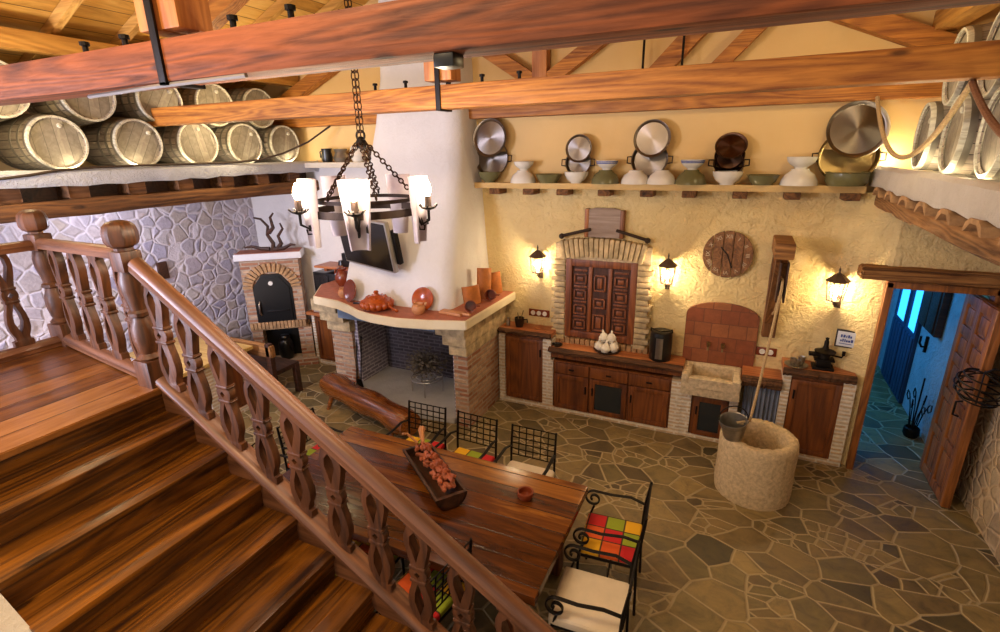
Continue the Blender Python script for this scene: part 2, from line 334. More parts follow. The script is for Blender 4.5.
# ------------------------------------------------------------------ mesh helpers
class MB:
    def __init__(s): s.b = bmesh.new()
    def _x(s, vs, rot=None, loc=None):
        m = Matrix.Identity(4)
        if loc is not None: m = Matrix.Translation(loc)
        if rot is not None: m = m @ (rot.to_4x4() if isinstance(rot, Matrix) else Matrix.Rotation(rot[1], 4, rot[0]))
        bmesh.ops.transform(s.b, matrix=m, verts=vs)
    def box(s, c, d, rot=None, bevel=0.0, seg=2):
        r = bmesh.ops.create_cube(s.b, size=1); vs = r['verts']
        bmesh.ops.scale(s.b, vec=d, verts=vs)
        if bevel > 0:
            es = list({e for v in vs for e in v.link_edges})
            q = bmesh.ops.bevel(s.b, geom=es, offset=min(bevel, min(d) * .45), segments=seg, affect='EDGES', profile=.6)
            vs = list({v for f in q['faces'] for v in f.verts} | {v for v in vs if v.is_valid})
        s._x(vs, rot, c); return s
    def bx(s, x0, x1, y0, y1, z0, z1, bevel=0.0):
        return s.box(((x0 + x1) / 2, (y0 + y1) / 2, (z0 + z1) / 2), (x1 - x0, y1 - y0, z1 - z0), None, bevel)
    def lathe(s, prof, loc=(0, 0, 0), rot=None, n=24, caps=True):
        rings = []
        for r, z in prof:
            if r < 1e-5: rings.append([s.b.verts.new((0, 0, z))])
            else: rings.append([s.b.verts.new((r * math.cos(2 * PI * (k + .5) / n), r * math.sin(2 * PI * (k + .5) / n), z)) for k in range(n)])
        for a, b in zip(rings, rings[1:]):
            for k in range(n):
                k2 = (k + 1) % n
                if len(a) == 1 and len(b) == 1: continue
                if len(a) == 1: f = [a[0], b[k2], b[k]]
                elif len(b) == 1: f = [a[k], a[k2], b[0]]
                else: f = [a[k], a[k2], b[k2], b[k]]
                try: s.b.faces.new(f)
                except ValueError: pass
        if caps:
            for r, flip in ((rings[0], True), (rings[-1], False)):
                if len(r) > 2: s.b.faces.new(r[::-1] if flip else r)
        s._x([v for r in rings for v in r], rot, loc); return s
    def tube(s, pts, r, n=8, closed=False, flatten=None):
        pts = [Vector(p) for p in pts]; L = len(pts); rings = []
        rad = r if callable(r) else (lambda t: r)
        up = None
        for i, p in enumerate(pts):
            if closed: t = pts[(i + 1) % L] - pts[i - 1]
            else: t = pts[min(i + 1, L - 1)] - pts[max(i - 1, 0)]
            t.normalize()
            if up is None:
                up = Vector((0, 0, 1)) if abs(t.z) < .9 else Vector((1, 0, 0))
            x = t.cross(up)
            if x.length < 1e-6: x = t.orthogonal()
            x.normalize(); y = x.cross(t); up = y
            rr = rad(i / max(1, L - 1)); fa, fb = flatten or (1, 1)
            rings.append([s.b.verts.new(p + x * (rr * fa * math.cos(2 * PI * k / n)) + y * (rr * fb * math.sin(2 * PI * k / n))) for k in range(n)])
        for i in range(L if closed else L - 1):
            a, b = rings[i], rings[(i + 1) % L]
            for k in range(n):
                s.b.faces.new([a[k], a[(k + 1) % n], b[(k + 1) % n], b[k]])
        if not closed:
            s.b.faces.new(rings[0][::-1]); s.b.faces.new(rings[-1])
        return s
    def prism(s, poly, t, rot=None, loc=None, bevel=0.0):
        """poly in local xy, extruded along +z by t"""
        A = [s.b.verts.new((x, y, 0)) for x, y in poly]; B = [s.b.verts.new((x, y, t)) for x, y in poly]
        n = len(poly)
        fs = [s.b.faces.new(A[::-1]), s.b.faces.new(B)]
        for k in range(n): fs.append(s.b.faces.new([A[k], A[(k + 1) % n], B[(k + 1) % n], B[k]]))
        vs = A + B
        if bevel > 0:
            es = list({e for f in fs for e in f.edges})
            q = bmesh.ops.bevel(s.b, geom=es, offset=bevel, segments=2, affect='EDGES')
            vs = list({v for f in q['faces'] for v in f.verts} | {v for v in vs if v.is_valid})
        s._x(vs, rot, loc); return s
    def loft(s, rings, caps=True):
        R = [[s.b.verts.new(p) for p in r] for r in rings]; n = len(R[0])
        for a, b in zip(R, R[1:]):
            for k in range(n): s.b.faces.new([a[k], a[(k + 1) % n], b[(k + 1) % n], b[k]])
        if caps: s.b.faces.new(R[0][::-1]); s.b.faces.new(R[-1])
        return s
    def ball(s, c, r, sc_=(1, 1, 1), sub=2, rot=None):
        q = bmesh.ops.create_icosphere(s.b, subdivisions=sub, radius=r)
        bmesh.ops.scale(s.b, vec=sc_, verts=q['verts']); s._x(q['verts'], rot, c); return s
    def jitter(s, amp, seed=1, cuts=0):
        if cuts: bmesh.ops.subdivide_edges(s.b, edges=s.b.edges[:], cuts=cuts, use_grid_fill=True)
        r = random.Random(seed)
        for v in s.b.verts: v.co += Vector((r.uniform(-amp, amp), r.uniform(-amp, amp), r.uniform(-amp, amp)))
        return s
    def build(s, name, mat, parent=None, world=False, smooth=35, mats=None):
        bmesh.ops.recalc_face_normals(s.b, faces=s.b.faces[:])
        me = bpy.data.meshes.new(name)
        if world and parent is not None:
            bmesh.ops.transform(s.b, matrix=wmat(parent).inverted(), verts=s.b.verts[:])
        s.b.to_mesh(me); s.b.free()
        me.materials.append(mat)
        if smooth:
            for p in me.polygons: p.use_smooth = True
            me.set_sharp_from_angle(angle=math.radians(smooth))
        o = bpy.data.objects.new(name, me); COL.objects.link(o)
        if parent is not None: o.parent = parent
        return o

def wmat(o):
    m = Matrix.Translation(o.location) @ o.rotation_euler.to_matrix().to_4x4()
    return wmat(o.parent) @ m if o.parent else m

def tag(o, label, cat, group=None, kind=None):
    o['label'] = label; o['category'] = cat
    if group: o['group'] = group
    if kind: o['kind'] = kind
    return o
def thing(name, label, cat, loc=(0, 0, 0), rz=0.0, group=None):
    o = bpy.data.objects.new(name, None); COL.objects.link(o); o.empty_display_size = .1
    o.location = loc; o.rotation_euler = (0, 0, rz); return tag(o, label, cat, group)
def struct(o, label=None, cat=None):
    o['kind'] = 'structure'
    if label: o['label'] = label
    if cat: o['category'] = cat
    return o
def dup(root, loc, rz=None, label=None, group=None, rot=None):
    r = root.copy(); COL.objects.link(r); r.location = loc
    if rz is not None: r.rotation_euler = (0, 0, rz)
    if rot is not None: r.rotation_euler = rot
    if label: r['label'] = label
    if group: r['group'] = group
    for ch in list(root.children):
        c = ch.copy(); COL.objects.link(c); c.parent = r
        for g in ch.children:
            d = g.copy(); COL.objects.link(d); d.parent = c
    return r
def light(name, typ, loc, energy, color=(1, .8, .55), size=.1, target=None, size_y=None, spot=None):
    L = bpy.data.lights.new(name, typ); L.energy = energy; L.color = color
    if typ == 'AREA':
        L.size = size
        if size_y: L.shape = 'RECTANGLE'; L.size_y = size_y
    else: L.shadow_soft_size = size
    if spot: L.spot_size = spot; L.spot_blend = .6
    o = bpy.data.objects.new(name, L); COL.objects.link(o); o.location = loc
    if target: o.rotation_euler = (Vector(target) - Vector(loc)).to_track_quat('-Z', 'Y').to_euler()
    return o
RX = lambda a: Matrix.Rotation(a, 3, 'X')
RY = lambda a: Matrix.Rotation(a, 3, 'Y')
RZ = lambda a: Matrix.Rotation(a, 3, 'Z')
def arc(c, r, a0, a1, n, f): return [f(c[0] + r * math.cos(a0 + (a1 - a0) * k / n), c[1] + r * math.sin(a0 + (a1 - a0) * k / n)) for k in range(n + 1)]
def spiral(c, r0, r1, a0, turns, n, f):
    return [f(c[0] + (r0 + (r1 - r0) * k / n) * math.cos(a0 + turns * 2 * PI * k / n), c[1] + (r0 + (r1 - r0) * k / n) * math.sin(a0 + turns * 2 * PI * k / n)) for k in range(n + 1)]

W = 5.55      # back wall plane
LX, RXW = -6.7, 2.05
#PARTS

# ------------------------------------------------------------------ camera
def camera():
    yaw, pit, rol, f = .439436736, .312829176, -.01855084, 510.153
    fw = Vector((-math.sin(yaw) * math.cos(pit), math.cos(yaw) * math.cos(pit), -math.sin(pit)))
    r = Vector((math.cos(yaw), math.sin(yaw), 0)); u = r.cross(fw)
    r2 = math.cos(rol) * r + math.sin(rol) * u; u2 = -math.sin(rol) * r + math.cos(rol) * u
    cd = bpy.data.cameras.new('camera'); cd.sensor_width = 36; cd.lens = f * 36 / 1000; cd.clip_start = .05
    o = bpy.data.objects.new('camera', cd); COL.objects.link(o)
    o.matrix_world = Matrix(((r2.x, u2.x, -fw.x, 0), (r2.y, u2.y, -fw.y, 0), (r2.z, u2.z, -fw.z, 3.0), (0, 0, 0, 1)))
    sc.camera = o
camera()

# ------------------------------------------------------------------ the room shell
struct(MB().bx(LX - .3, RXW + .3, -1.2, 8.5, -.12, 0).build('floor', M['floor']))
struct(MB().bx(LX - .2, 1.235, W, 5.8, 0, 2.6).build('wall_back', M['cream']))
b = MB()
b.prism([(.78, W), (1.0, 5.46), (1.2, 5.33), (1.235, 5.31), (1.235, W)], 2.6)
b.prism([(1.235, 5.31), (2.4, 5.31), (2.4, 5.8), (1.235, 5.8)], 2.6 - 1.86, loc=(0, 0, 1.86))
b.prism([(1.98, 5.31), (2.4, 5.31), (2.4, 5.8), (1.98, 5.8)], 1.86)
struct(b.build('wall_doorway', M['cream'], smooth=0))
b = MB().bx(LX - .2, 2.4, W, 5.8, 2.6, 5.9)
struct(b.build('wall_gable', M['cream_smooth']))
struct(MB().bx(LX, -4.2, W - .012, W + .05, 0, 2.83).build('wall_alcove', M['alcove']))
struct(MB().bx(LX - .3, LX, -1.2, W, 0, 2.75).build('wall_left', M['stone_left']))
struct(MB().bx(LX - .3, LX, -1.2, W, 2.75, 4.0).build('wall_left_loft', M['cream_smooth']))
struct(MB().bx(RXW, RXW + .3, -1.2, 5.31, 0, 2.65).build('wall_right', M['stone_right']))
struct(MB().bx(RXW, RXW + .3, -1.2, W, 2.65, 4.2).build('wall_right_loft', M['cream_smooth']))
# loft ledges with plastered edges
def ledge(name, x0, x1, z0, z1, front, seed):
    b = MB(); N = 40; r = random.Random(seed); rings = []
    for k in range(N + 1):
        y = -1.2 + (W + 1.2) * k / N; e = front; sg = 1 if x1 > x0 else -1
        j = lambda a: r.uniform(-a, a)
        rings.append([(x0, y, z0), (x1 + j(.012) , y, z0 + j(.012)), (x1 + sg * .012 + j(.008), y, z0 + .03), (x1 + sg * .012 + j(.008), y, z1 - .025), (x1 - sg * .015, y, z1 + j(.006)), (x1 - sg * .05, y, z1), (x1 - sg * .065, y, z1 - .035), (x0, y, z1 - .035)])
    struct(b.loft(rings).build(name, M['ledge_left' if 'left' in name else 'ledge_plaster']))
ledge('ledge_left', LX, -5.3, 2.78, 2.915, 1, 3)
ledge('ledge_right', RXW + .2, 1.0, 2.655, 2.825, 1, 4)
# roof slopes
CX = -2.125
def roofz(x): return 4.28 + .43 * (3.075 - abs(x - CX))
for nm, x0 in (('ceiling', -7.2), ('ceiling.001', 2.95)):
    b = MB()
    b.loft([[(x0, y, roofz(x0)), (CX, y, roofz(CX)), (CX, y, roofz(CX) + .06), (x0, y, roofz(x0) + .06)] for y in (-1.2, 5.8)])
    struct(b.build('ceiling', M['roof_board']))

# ------------------------------------------------------------------ passage behind the door
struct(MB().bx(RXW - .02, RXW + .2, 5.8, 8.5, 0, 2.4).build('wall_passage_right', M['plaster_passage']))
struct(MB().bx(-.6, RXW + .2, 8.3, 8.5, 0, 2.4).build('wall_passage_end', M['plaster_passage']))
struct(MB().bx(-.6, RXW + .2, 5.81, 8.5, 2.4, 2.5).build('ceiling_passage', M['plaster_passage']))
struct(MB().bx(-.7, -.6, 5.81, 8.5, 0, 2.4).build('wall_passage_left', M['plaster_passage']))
d = thing('door_2', 'blue double door with lit glazed upper panes at the passage side', 'door', (2.01, 7.5, 0)); d['kind'] = 'structure'
for y0, y1 in ((7.02, 7.46), (7.48, 7.98)):
    lf = MB()
    lf.bx(1.99, 2.03, y0, y1, 0.02, .88, .006)
    for k in range(4): lf.bx(1.975, 1.995, y0 + .02 + k * (y1 - y0 - .03) / 4, y0 + (k + 1) * (y1 - y0 - .03) / 4, .06, .84, .006)
    lf.bx(1.99, 2.03, y0, y0 + .07, .88, 1.9).bx(1.99, 2.03, y1 - .07, y1, .88, 1.9).bx(1.99, 2.03, y0, y1, 1.8, 1.9)
    lo = lf.build('leaf', M['blue_door'], d, True)
    MB().bx(2.005, 2.012, y0 + .07, y1 - .07, .88, 1.8).build('pane', M['pane_lit'], lo, True)
c = thing('wall_cupboard', 'dark wooden cupboard hung high on the passage wall beyond the door', 'cupboard', (1.95, 6.65, 1.1))
MB().bx(1.96, 2.03, 6.38, 6.92, 1.08, 1.6, .01).build('body', M['dark_wood'], c, True)
for y0 in (6.42, 6.67): MB().bx(1.945, 1.962, y0, y0 + .23, 1.1, 1.6, .01).build('door', M['dark_wood'], c, True)
b = MB().tube([(2.03, 6.72, .86), (1.98, 6.72, .86), (1.96, 6.72, .9), (1.96, 6.72, .98)], .012).tube([(2.02, 6.72, .8), (2.02, 6.72, .98)], .018)
tag(b.build('wall_hook', M['iron']), 'small black iron hook on the blue-lit passage wall', 'hook')
p = thing('plant_stand', 'thin iron plant stand with curled stems by the passage wall', 'plant stand', (1.93, 6.22, 0))
MB().lathe([(.06, 0), (.075, .04), (.07, .1), (.06, .11), (.05, .08), (0, .08)]).build('pot', M['iron'], p)
b = MB()
for k in range(6):
    a = k * PI / 3 + .3; dx, dy = math.cos(a), math.sin(a)
    b.tube([(dx * .03, dy * .04, .08), (dx * .05, dy * .11, .3), (dx * .07, dy * .2, .44), (dx * .08, dy * .26, .46), (dx * .08, dy * .28, .4), (dx * .07, dy * .22, .36), (dx * .06, dy * .18, .4)], .006, 5)
b.tube([(0, 0, .1), (0, 0, .68)], .008, 6)
b.build('curled_stem', M['iron'], p)

# ------------------------------------------------------------------ entrance door
d = thing('door_1', 'old panelled wooden door standing open against the right wall', 'door', (1.6, 5.3, 0)); d['kind'] = 'structure'
f = MB().bx(1.215, 1.27, 5.26, 5.36, 0, 1.87, .008).bx(1.215, 1.985, 5.26, 5.36, 1.815, 1.875, .008).bx(1.94, 1.985, 5.26, 5.36, 0, 1.87, .008)
f.build('door_frame', M['door_wood'], d, True)
lf = MB(); X0, X1, Y0, Y1 = 1.875, 1.915, 4.91, 5.56
lf.bx(X0, X1, Y0, Y1, .015, 1.78, .004)
leaf = lf.build('leaf', M['door_wood'], d, True)
fr = MB()
ys = [Y0, Y0 + .08, Y0 + .3, Y0 + .37, Y0 + .57, Y1]
for k in (0, 2, 4): fr.bx(X0 - .022, X0 + .002, ys[k], ys[k + 1], .015, 1.78, .006)
for z in (.02, .45, .82, 1.16, 1.42, 1.69): fr.bx(X0 - .02, X0 + .002, Y0, Y1, z, z + .085, .006)
fr.build('panel_rails', M['door_wood'], leaf, True)
pn = MB()
for z0, z1 in ((.105, .45), (.535, .82), (.905, 1.16), (1.245, 1.42), (1.505, 1.69)):
    for a_, b_ in ((ys[1], ys[2]), (ys[3], ys[4])):
        pn.bx(X0 - .014, X0 + .002, a_ + .025, b_ - .025, z0 + .025, z1 - .025, .012)
pn.build('raised_panel', M['door_wood'], leaf, True)
h = MB().tube([(X0 - .02, 5.07, .95), (X0 - .06, 5.07, .94), (X0 - .06, 5.07, .82), (X0 - .02, 5.07, .81)], .009)
h.build('handle', M['iron'], leaf, True)['label'] = 'black iron pull handle'
MB().bx(1.0, 2.04, 5.16, 5.34, 1.9, 2.0, .02).jitter(.008, 3, 3).build('lintel_log', M['lintel_wood'], d, True)['label'] = 'rough log lintel above the door'
# iron hoop basket on the right wall beside the door leaf
s = thing('iron_wall_basket', 'black wrought iron hoop basket fixed to the wall beside the open door', 'wall basket', (1.83, 4.78, 1.2))
b = MB()
for k in range(5):
    z = -.09 + .045 * k; rr = .2 * math.sqrt(max(.1, 1 - (z / .13) ** 2))
    b.tube([(rr * .75 * math.cos(t * PI / 16), rr * 1.15 * math.sin(t * PI / 16), z) for t in range(32)], .007, 5, True)
b.build('hoops', M['iron'], s)
b = MB()
for k in range(6):
    a = k * PI / 3
    b.tube([(.15 * math.cos(a) * math.sin(t), .23 * math.sin(a) * math.sin(t), -.12 * math.cos(t)) for t in [PI * q / 10 + .02 for q in range(11)]], .006, 5)
b.build('ribs', M['iron'], s)
MB().tube([(0, 0, .12), (.05, 0, .16), (.15, 0, .16), (.215, 0, .12)], .009, 6).build('bracket', M['iron'], s)
# low white brick corner at the lower right
struct(MB().bx(1.93, RXW + .02, 3.1, 3.62, 0, .42, .01).build('trim_1', M['brick_pale']))

# ------------------------------------------------------------------ roof timbers
def truss(Y, label, n):
    t = thing('roof_truss', label, 'roof truss', (CX, Y + .08, 3.29), 0, 'timber roof trusses')
    TB = M['beam_red'] if n == 0 else M['beam_orange']
    z0 = (3.285, 3.305, 3.345)[n]; hgt = (.155, .165, .15)[n]
    MB().bx(-6.65, 2.0, Y, Y + .15, z0, z0 + hgt, .012).build('tie_beam', TB, t, True)
    zk = z0 + hgt + (.03, .03, .16)[n]
    def zr(x): return 3.74 + .43 * (3.175 - abs(x - CX))
    kp = MB()
    if n < 2:
        kp.bx(CX - .115, CX - .005, Y + .0, Y + .15, zk, zr(CX) + .1, .008).bx(CX + .005, CX + .11, Y + .01, Y + .16, zk, zr(CX) + .1, .008)
        kp.bx(CX - .15, CX + .14, Y - .01, Y + .17, zk + .2, zk + .26, .02)
    else: kp.bx(CX + .0, CX + .16, Y + .02, Y + .14, zk, zr(CX) + .1, .008)
    kp.build('king_post', M['beam_z'], t, True)
    for s_ in (-1, 1):
        b = MB(); xe = CX + s_ * 4.5
        p = [(xe, zr(xe)), (CX, zr(CX)), (CX, zr(CX) + .16), (xe, zr(xe) + .16)]
        b.prism(p, .13, rot=RX(PI / 2), loc=(0, Y + .145, 0)); b.build('principal_rafter', M['beam_orange'], t, True)
        # inclined strut
        x1, z1 = CX + .085 + s_ * .1, zk + .04; x2 = x1 + s_ * 1.3; z2 = z1 + 1.3 * .63
        if n == 2:
            dx, dz = x2 - x1, z2 - z1; L = math.hypot(dx, dz); nx, nz = -dz / L * .07, dx / L * .07
            b = MB().prism([(x1 - nx, z1 - nz), (x2 - nx, z2 - nz), (x2 + nx, z2 + nz), (x1 + nx, z1 + nz)], .1, rot=RX(PI / 2), loc=(0, Y + .13, 0))
            b.build('strut', M['beam_orange'], t, True)
    if n == 2:
        for x1, w_ in ((-1.08, .23), (-.56, .17)):
            x2, z1, z2 = x1 + .68, z0 + hgt - .03, z0 + hgt + .66
            b = MB().prism([(x1 - w_ / 2, z1), (x1 + w_ / 2, z1), (x2 + w_ / 2, z2), (x2 - w_ / 2, z2)], .1, rot=RX(PI / 2), loc=(0, Y + .13, 0))
            b.build('strut', M['beam_orange'], t, True)
        for x in (-.99, -.64): MB().tube([(x, Y - .02, z0 + hgt - .02), (x, Y - .02, z0 + hgt + .9)], .012, 6).build('iron_rod', M['iron'], t, True)
    if n < 2:
        for dx in ((-.02,) if n == 0 else (0,)):
            s = MB(); x = CX + dx
            for yy in (Y - .012, Y + .15): s.bx(x - .02, x + .02, yy, yy + .012, z0 - .012, zk + .42, .002)
            s.bx(x - .02, x + .02, Y - .012, Y + .162, z0 - .012, z0, .002)
            s.build('iron_strap', M['iron'], t, True)
        for k, x in enumerate((CX - .62, CX - .33, CX + .33, CX + .62)):
            MB().lathe([(.012, 0), (.012, .06), (.02, .06), (.02, .075), (0, .08)], (x, Y + .07, z0 + hgt - .02), n=8).build('bolt', M['iron'], t, True)
    return t
truss(1.46, 'big reddish timber roof truss nearest the viewer, over the stairs', 0)
truss(3.52, 'middle orange timber roof truss crossing in front of the chimney hood', 1)
truss(5.38, 'farthest timber roof truss close against the cream gable wall', 2)
for x, side in ((-5.5, 'left'), (1.27, 'right')):
    zt = 4.0 if x < 0 else 3.97
    b = MB().bx(x - .08, x + .08, -1.1, 5.5, zt - .15, zt, .01)
    tag(b.build('purlin', M['purlin_wood']), 'long roof purlin running above the %s row of barrels' % side, 'roof beam', 'roof purlins')
tag(MB().bx(CX - .08, CX + .08, -1.1, 5.5, roofz(CX) - .33, roofz(CX) - .11, .01).build('ridge_beam', M['purlin_wood']), 'ridge beam at the top of the roof', 'roof beam')
ys = [.1 + .56 * k for k in range(10)]
for s_, side in ((-1, 'left'), (1, 'right')):
    first = None
    for k, y in enumerate(ys):
        if first is None:
            b = MB(); xe = CX + s_ * 4.1; o_ = .0
            def q(x): return roofz(x) - .004
            b.prism([(0, -.1), (xe - CX, q(xe) - q(CX) - .1), (xe - CX, q(xe) - q(CX)), (0, 0)], .06, rot=RX(PI / 2))
            o = b.build('common_rafter', M['rafter_wood']); first = o
        else: o = first.copy(); COL.objects.link(o)
        o.location = (CX, y, roofz(CX) - .004)
        tag(o, '%s yellow rafter from the viewer on the %s roof slope' % (ORD[k], side), 'rafter', 'common rafters of the roof')

# beams and joist ends under the ledges
def logbeam(name, x, z0, z1, y0, y1, w, mat, label, seed):
    b = MB(); N = 26; r = random.Random(seed); rings = []
    for k in range(N + 1):
        y = y0 + (y1 - y0) * k / N; j = lambda a: r.uniform(-a, a)
        c = [(-w / 2, z0 + .02), (-w / 2 + .03, z0), (w / 2 - .03, z0), (w / 2, z0 + .02), (w / 2, z1 - .02), (w / 2 - .02, z1), (-w / 2 + .02, z1), (-w / 2, z1 - .02)]
        rings.append([(x + px + j(.008), y, pz + j(.009)) for px, pz in c])
    return tag(b.loft(rings).build(name, mat, smooth=60), label, 'beam')
struct(MB().bx(-5.62, -5.54, -1.1, W, 2.6, 2.79).build('shade_board', M['dark_wood']))  # dark board added behind the joists to paint the gaps as shaded
logbeam('ledge_beam', -5.42, 2.52, 2.66, -1.1, W, .18, M['old_beam'], 'rough dark beam carrying the left barrel ledge', 5)
logbeam('ledge_beam', 1.15, 2.475, 2.605, -1.1, 5.5, .22, M['old_beam_light'], 'rough cracked beam carrying the right barrel ledge above the door', 6)
first = None
for k in range(9):
    y = 5.15 - k * .5
    if first is None: first = o = MB().bx(-.45, -.0, -.08, .08, 0, .12, .01).jitter(.008, 2, 1).build('joist_end', M['old_beam'])
    else: o = first.copy(); COL.objects.link(o)
    o.location = (-5.36, y, 2.66); tag(o, '%s dark joist end from the chimney corner under the left ledge' % ORD[k], 'joist', 'joist ends under the left ledge')
first = None
for k in range(7):
    y = 5.2 - k * .42
    if first is None:
        first = o = MB().prism([(-.12, 0), (-.1, .045), (-.05, .07), (.05, .07), (.1, .045), (.12, 0), (.1, 0), (.04, .045), (-.04, .045), (-.1, 0)], .6, rot=RY(PI / 2) @ RZ(PI / 2), loc=(-.03, 0, 0)).build('roof_tile', M['brick_voussoir'])
    else: o = first.copy(); COL.objects.link(o)
    o.location = (1.02, y, 2.59); tag(o, '%s curved clay tile from the back wall under the right ledge' % ORD[k], 'clay tile', 'curved tiles under the right ledge')
first = None
for k in range(5):
    y = 5.0 - k * .55
    if first is None: first = o = MB().bx(0, .8, -.06, .06, 0, .05, .008).build('joist_end', M['old_beam'])
    else: o = first.copy(); COL.objects.link(o)
    o.location = (1.06, y, 2.604); tag(o, '%s flat joist from the back wall under the right ledge' % ORD[k], 'joist', 'joist ends under the right ledge')

# ------------------------------------------------------------------ barrels
def make_barrel(label, group):
    t = thing('barrel', label, 'barrel', (0, 0, 0), 0, group)      # axis along local +x, head at x = 0
    prof = [(.195, .012), (.214, 0), (.222, .0), (.23, .1), (.244, .24), (.25, .36), (.244, .48), (.23, .62), (.222, .72), (.2, .72)]
    MB().lathe(prof, rot=RY(-PI / 2), n=32, caps=False).build('staves', M['barrel'], t)
    MB().lathe([(.0, .02), (.212, .02), (.212, .03), (0, .03)], rot=RY(-PI / 2), n=28, caps=False).build('head', M['barrel_head'], t)
    MB().lathe([(.205, .02), (.207, -.006), (.222, -.006), (.2265, .012), (.2265, .028)], rot=RY(-PI / 2), n=32, caps=False).build('rim', M['barrel_rim'], t)
    for z, r in ((.04, .2255), (.13, .233), (.24, .2445), (.5, .242), (.6, .232)):
        MB().lathe([(r, z - .018), (r + .003, z - .017), (r + .003, z + .017), (r, z + .018)], rot=RY(-PI / 2), n=32, caps=False).build('hoop', M['hoop'], t)
    MB().lathe([(.02, 0), (.02, .02), (.012, .026), (0, .026)], (-.025, .05, .14), RY(PI / 2), n=10).build('bung', M['barrel_rim'], t)
    return t
LB = 'barrels on the left ledge'; RB = 'barrels on the right ledge'
proto = None
def place_barrel(loc, rot, label, group):
    global proto
    if proto is None: proto = make_barrel(label, group); o = proto; o.location = loc; o.rotation_euler = rot
    else: o = dup(proto, loc, None, label, group, rot)
    return o
# head() flips the prototype: local +x looks out of the ledge
for k, y in enumerate((5.14, 4.54, 3.94, 3.31, 2.63, 1.99)):
    place_barrel((-5.43, y, 3.135), (rnd.uniform(-.6, .6), 0, -.04), '%s lower barrel from the chimney corner on the left ledge' % ORD[k], LB)
for k, y in enumerate((4.84, 4.24, 3.625, 2.97, 2.31)):
    place_barrel((-5.45, y, 3.545), (rnd.uniform(-.6, .6), 0, -.04), '%s upper barrel from the chimney corner on the left ledge' % ORD[k], LB)
for k, (y, z) in enumerate(((4.72, 3.045), (4.1, 3.045), (3.5, 3.045))):
    place_barrel((1.1, y, z), (rnd.uniform(-.6, .6), 0, PI - .06), '%s lower barrel from the back wall on the right ledge' % ORD[k], RB)
for k, (y, z) in enumerate(((4.41, 3.45), (3.8, 3.45), (3.2, 3.45))):
    place_barrel((1.12, y, z), (rnd.uniform(-.6, .6), 0, PI - .06), '%s upper barrel from the back wall on the right ledge' % ORD[k], RB)

# ------------------------------------------------------------------ fireplace
fp = thing('fireplace', 'large brick fireplace with terracotta mantel under a white plaster hood', 'fireplace', (-3.5, 4.9, 0))
MT = [(-4.62, 4.47), (-4.42, 4.45), (-4.2, 4.42), (-3.95, 4.32), (-3.72, 4.2), (-3.5, 4.14), (-3.16, 4.12), (-2.79, 4.19), (-2.41, 4.31), (-2.39, W), (-4.95, W), (-4.95, 4.95)]
MB().prism(MT, .1, loc=(0, 0, 1.255), bevel=.008).build('mantel_edge', plaster('pale_mantel_edge', 'd9c6a0', 'e4d6b6', 2, .15, .01), fp, True)
cxm, cym = -3.6, 4.95
MB().prism([(cxm + (x - cxm) * .985, cym + (y - cym) * .975) for x, y in MT], .006, loc=(0, 0, 1.353)).build('mantel_top', M['terracotta'], fp, True)
# piers
b = MB().bx(-2.69, -2.52, 4.5, W, 0, .9)
b.build('right_pier', M['brick_red'], fp, True)
cb = MB()
cb.bx(-2.73, -2.51, 4.47, 5.5, .88, 1.0, .012).bx(-2.79, -2.5, 4.44, 5.5, 1.0, 1.12, .012).bx(-2.85, -2.49, 4.4, 5.5, 1.12, 1.255, .012)
cb.build('right_corbel', M['brick_voussoir_pale'], fp, True)
MB().bx(-4.76, -4.42, 4.85, W, 0, .82).build('left_pier', M['brick_red'], fp, True)
cb = MB().bx(-4.78, -4.4, 4.8, 5.5, .8, .95, .012).bx(-4.81, -4.42, 4.72, 5.5, .95, 1.1, .012).bx(-4.85, -4.45, 4.64, 5.5, 1.1, 1.255, .012)
cb.build('left_corbel', M['brick_voussoir_pale'], fp, True)
MB().bx(-4.42, -4.36, 4.9, W, 0, 1.25).build('firebox_lining', M['brick_dark'], fp, True)
MB().bx(-2.76, -2.69, 4.6, W, 0, .9).build('firebox_lining', M['brick_dark'], fp, True)
MB().bx(-4.4, -2.7, 5.46, W, 0, 1.25).build('firebox_back', M['brick_soot'], fp, True)
MB().bx(-4.4, -3.0, 4.62, 4.7, 1.06, 1.25).build('soot_lintel', M['cap_blue'], fp, True)
MB().prism([(-4.42, 4.86), (-3.9, 4.62), (-3.2, 4.46), (-2.72, 4.5), (-2.72, 5.5), (-4.42, 5.5)], .07, bevel=.01).build('hearth_slab', M['hearth'], fp, True)
# hood: rounded pyramid running up to the roof
def ring(x0, x1, y0, z, rr=.18):
    pts = [(x1, W + .02), ]
    for k in range(9):
        a = 0 - k * PI / 2 / 8
        pts.append((x1 - rr + rr * math.cos(a), y0 + rr + rr * math.sin(a)))
    for k in range(9):
        a = -PI / 2 - k * PI / 2 / 8
        pts.append((x0 + rr + rr * math.cos(a), y0 + rr + rr * math.sin(a)))
    pts.append((x0, W + .02))
    return [(x, y, z) for x, y in pts]
HZ = [(1.355, -4.26, -2.74, 4.5), (1.5, -4.25, -2.74, 4.54), (1.9, -4.22, -2.77, 4.68), (2.4, -4.17, -2.8, 4.86), (2.9, -4.1, -2.83, 5.02), (3.3, -4.03, -2.86, 5.1), (3.8, -3.94, -2.89, 5.14), (5.2, -3.85, -2.93, 5.16)]
MB().loft([ring(x0, x1, y0, z) for z, x0, x1, y0 in HZ]).build('hood', M['white_plaster'], fp, True, smooth=50)
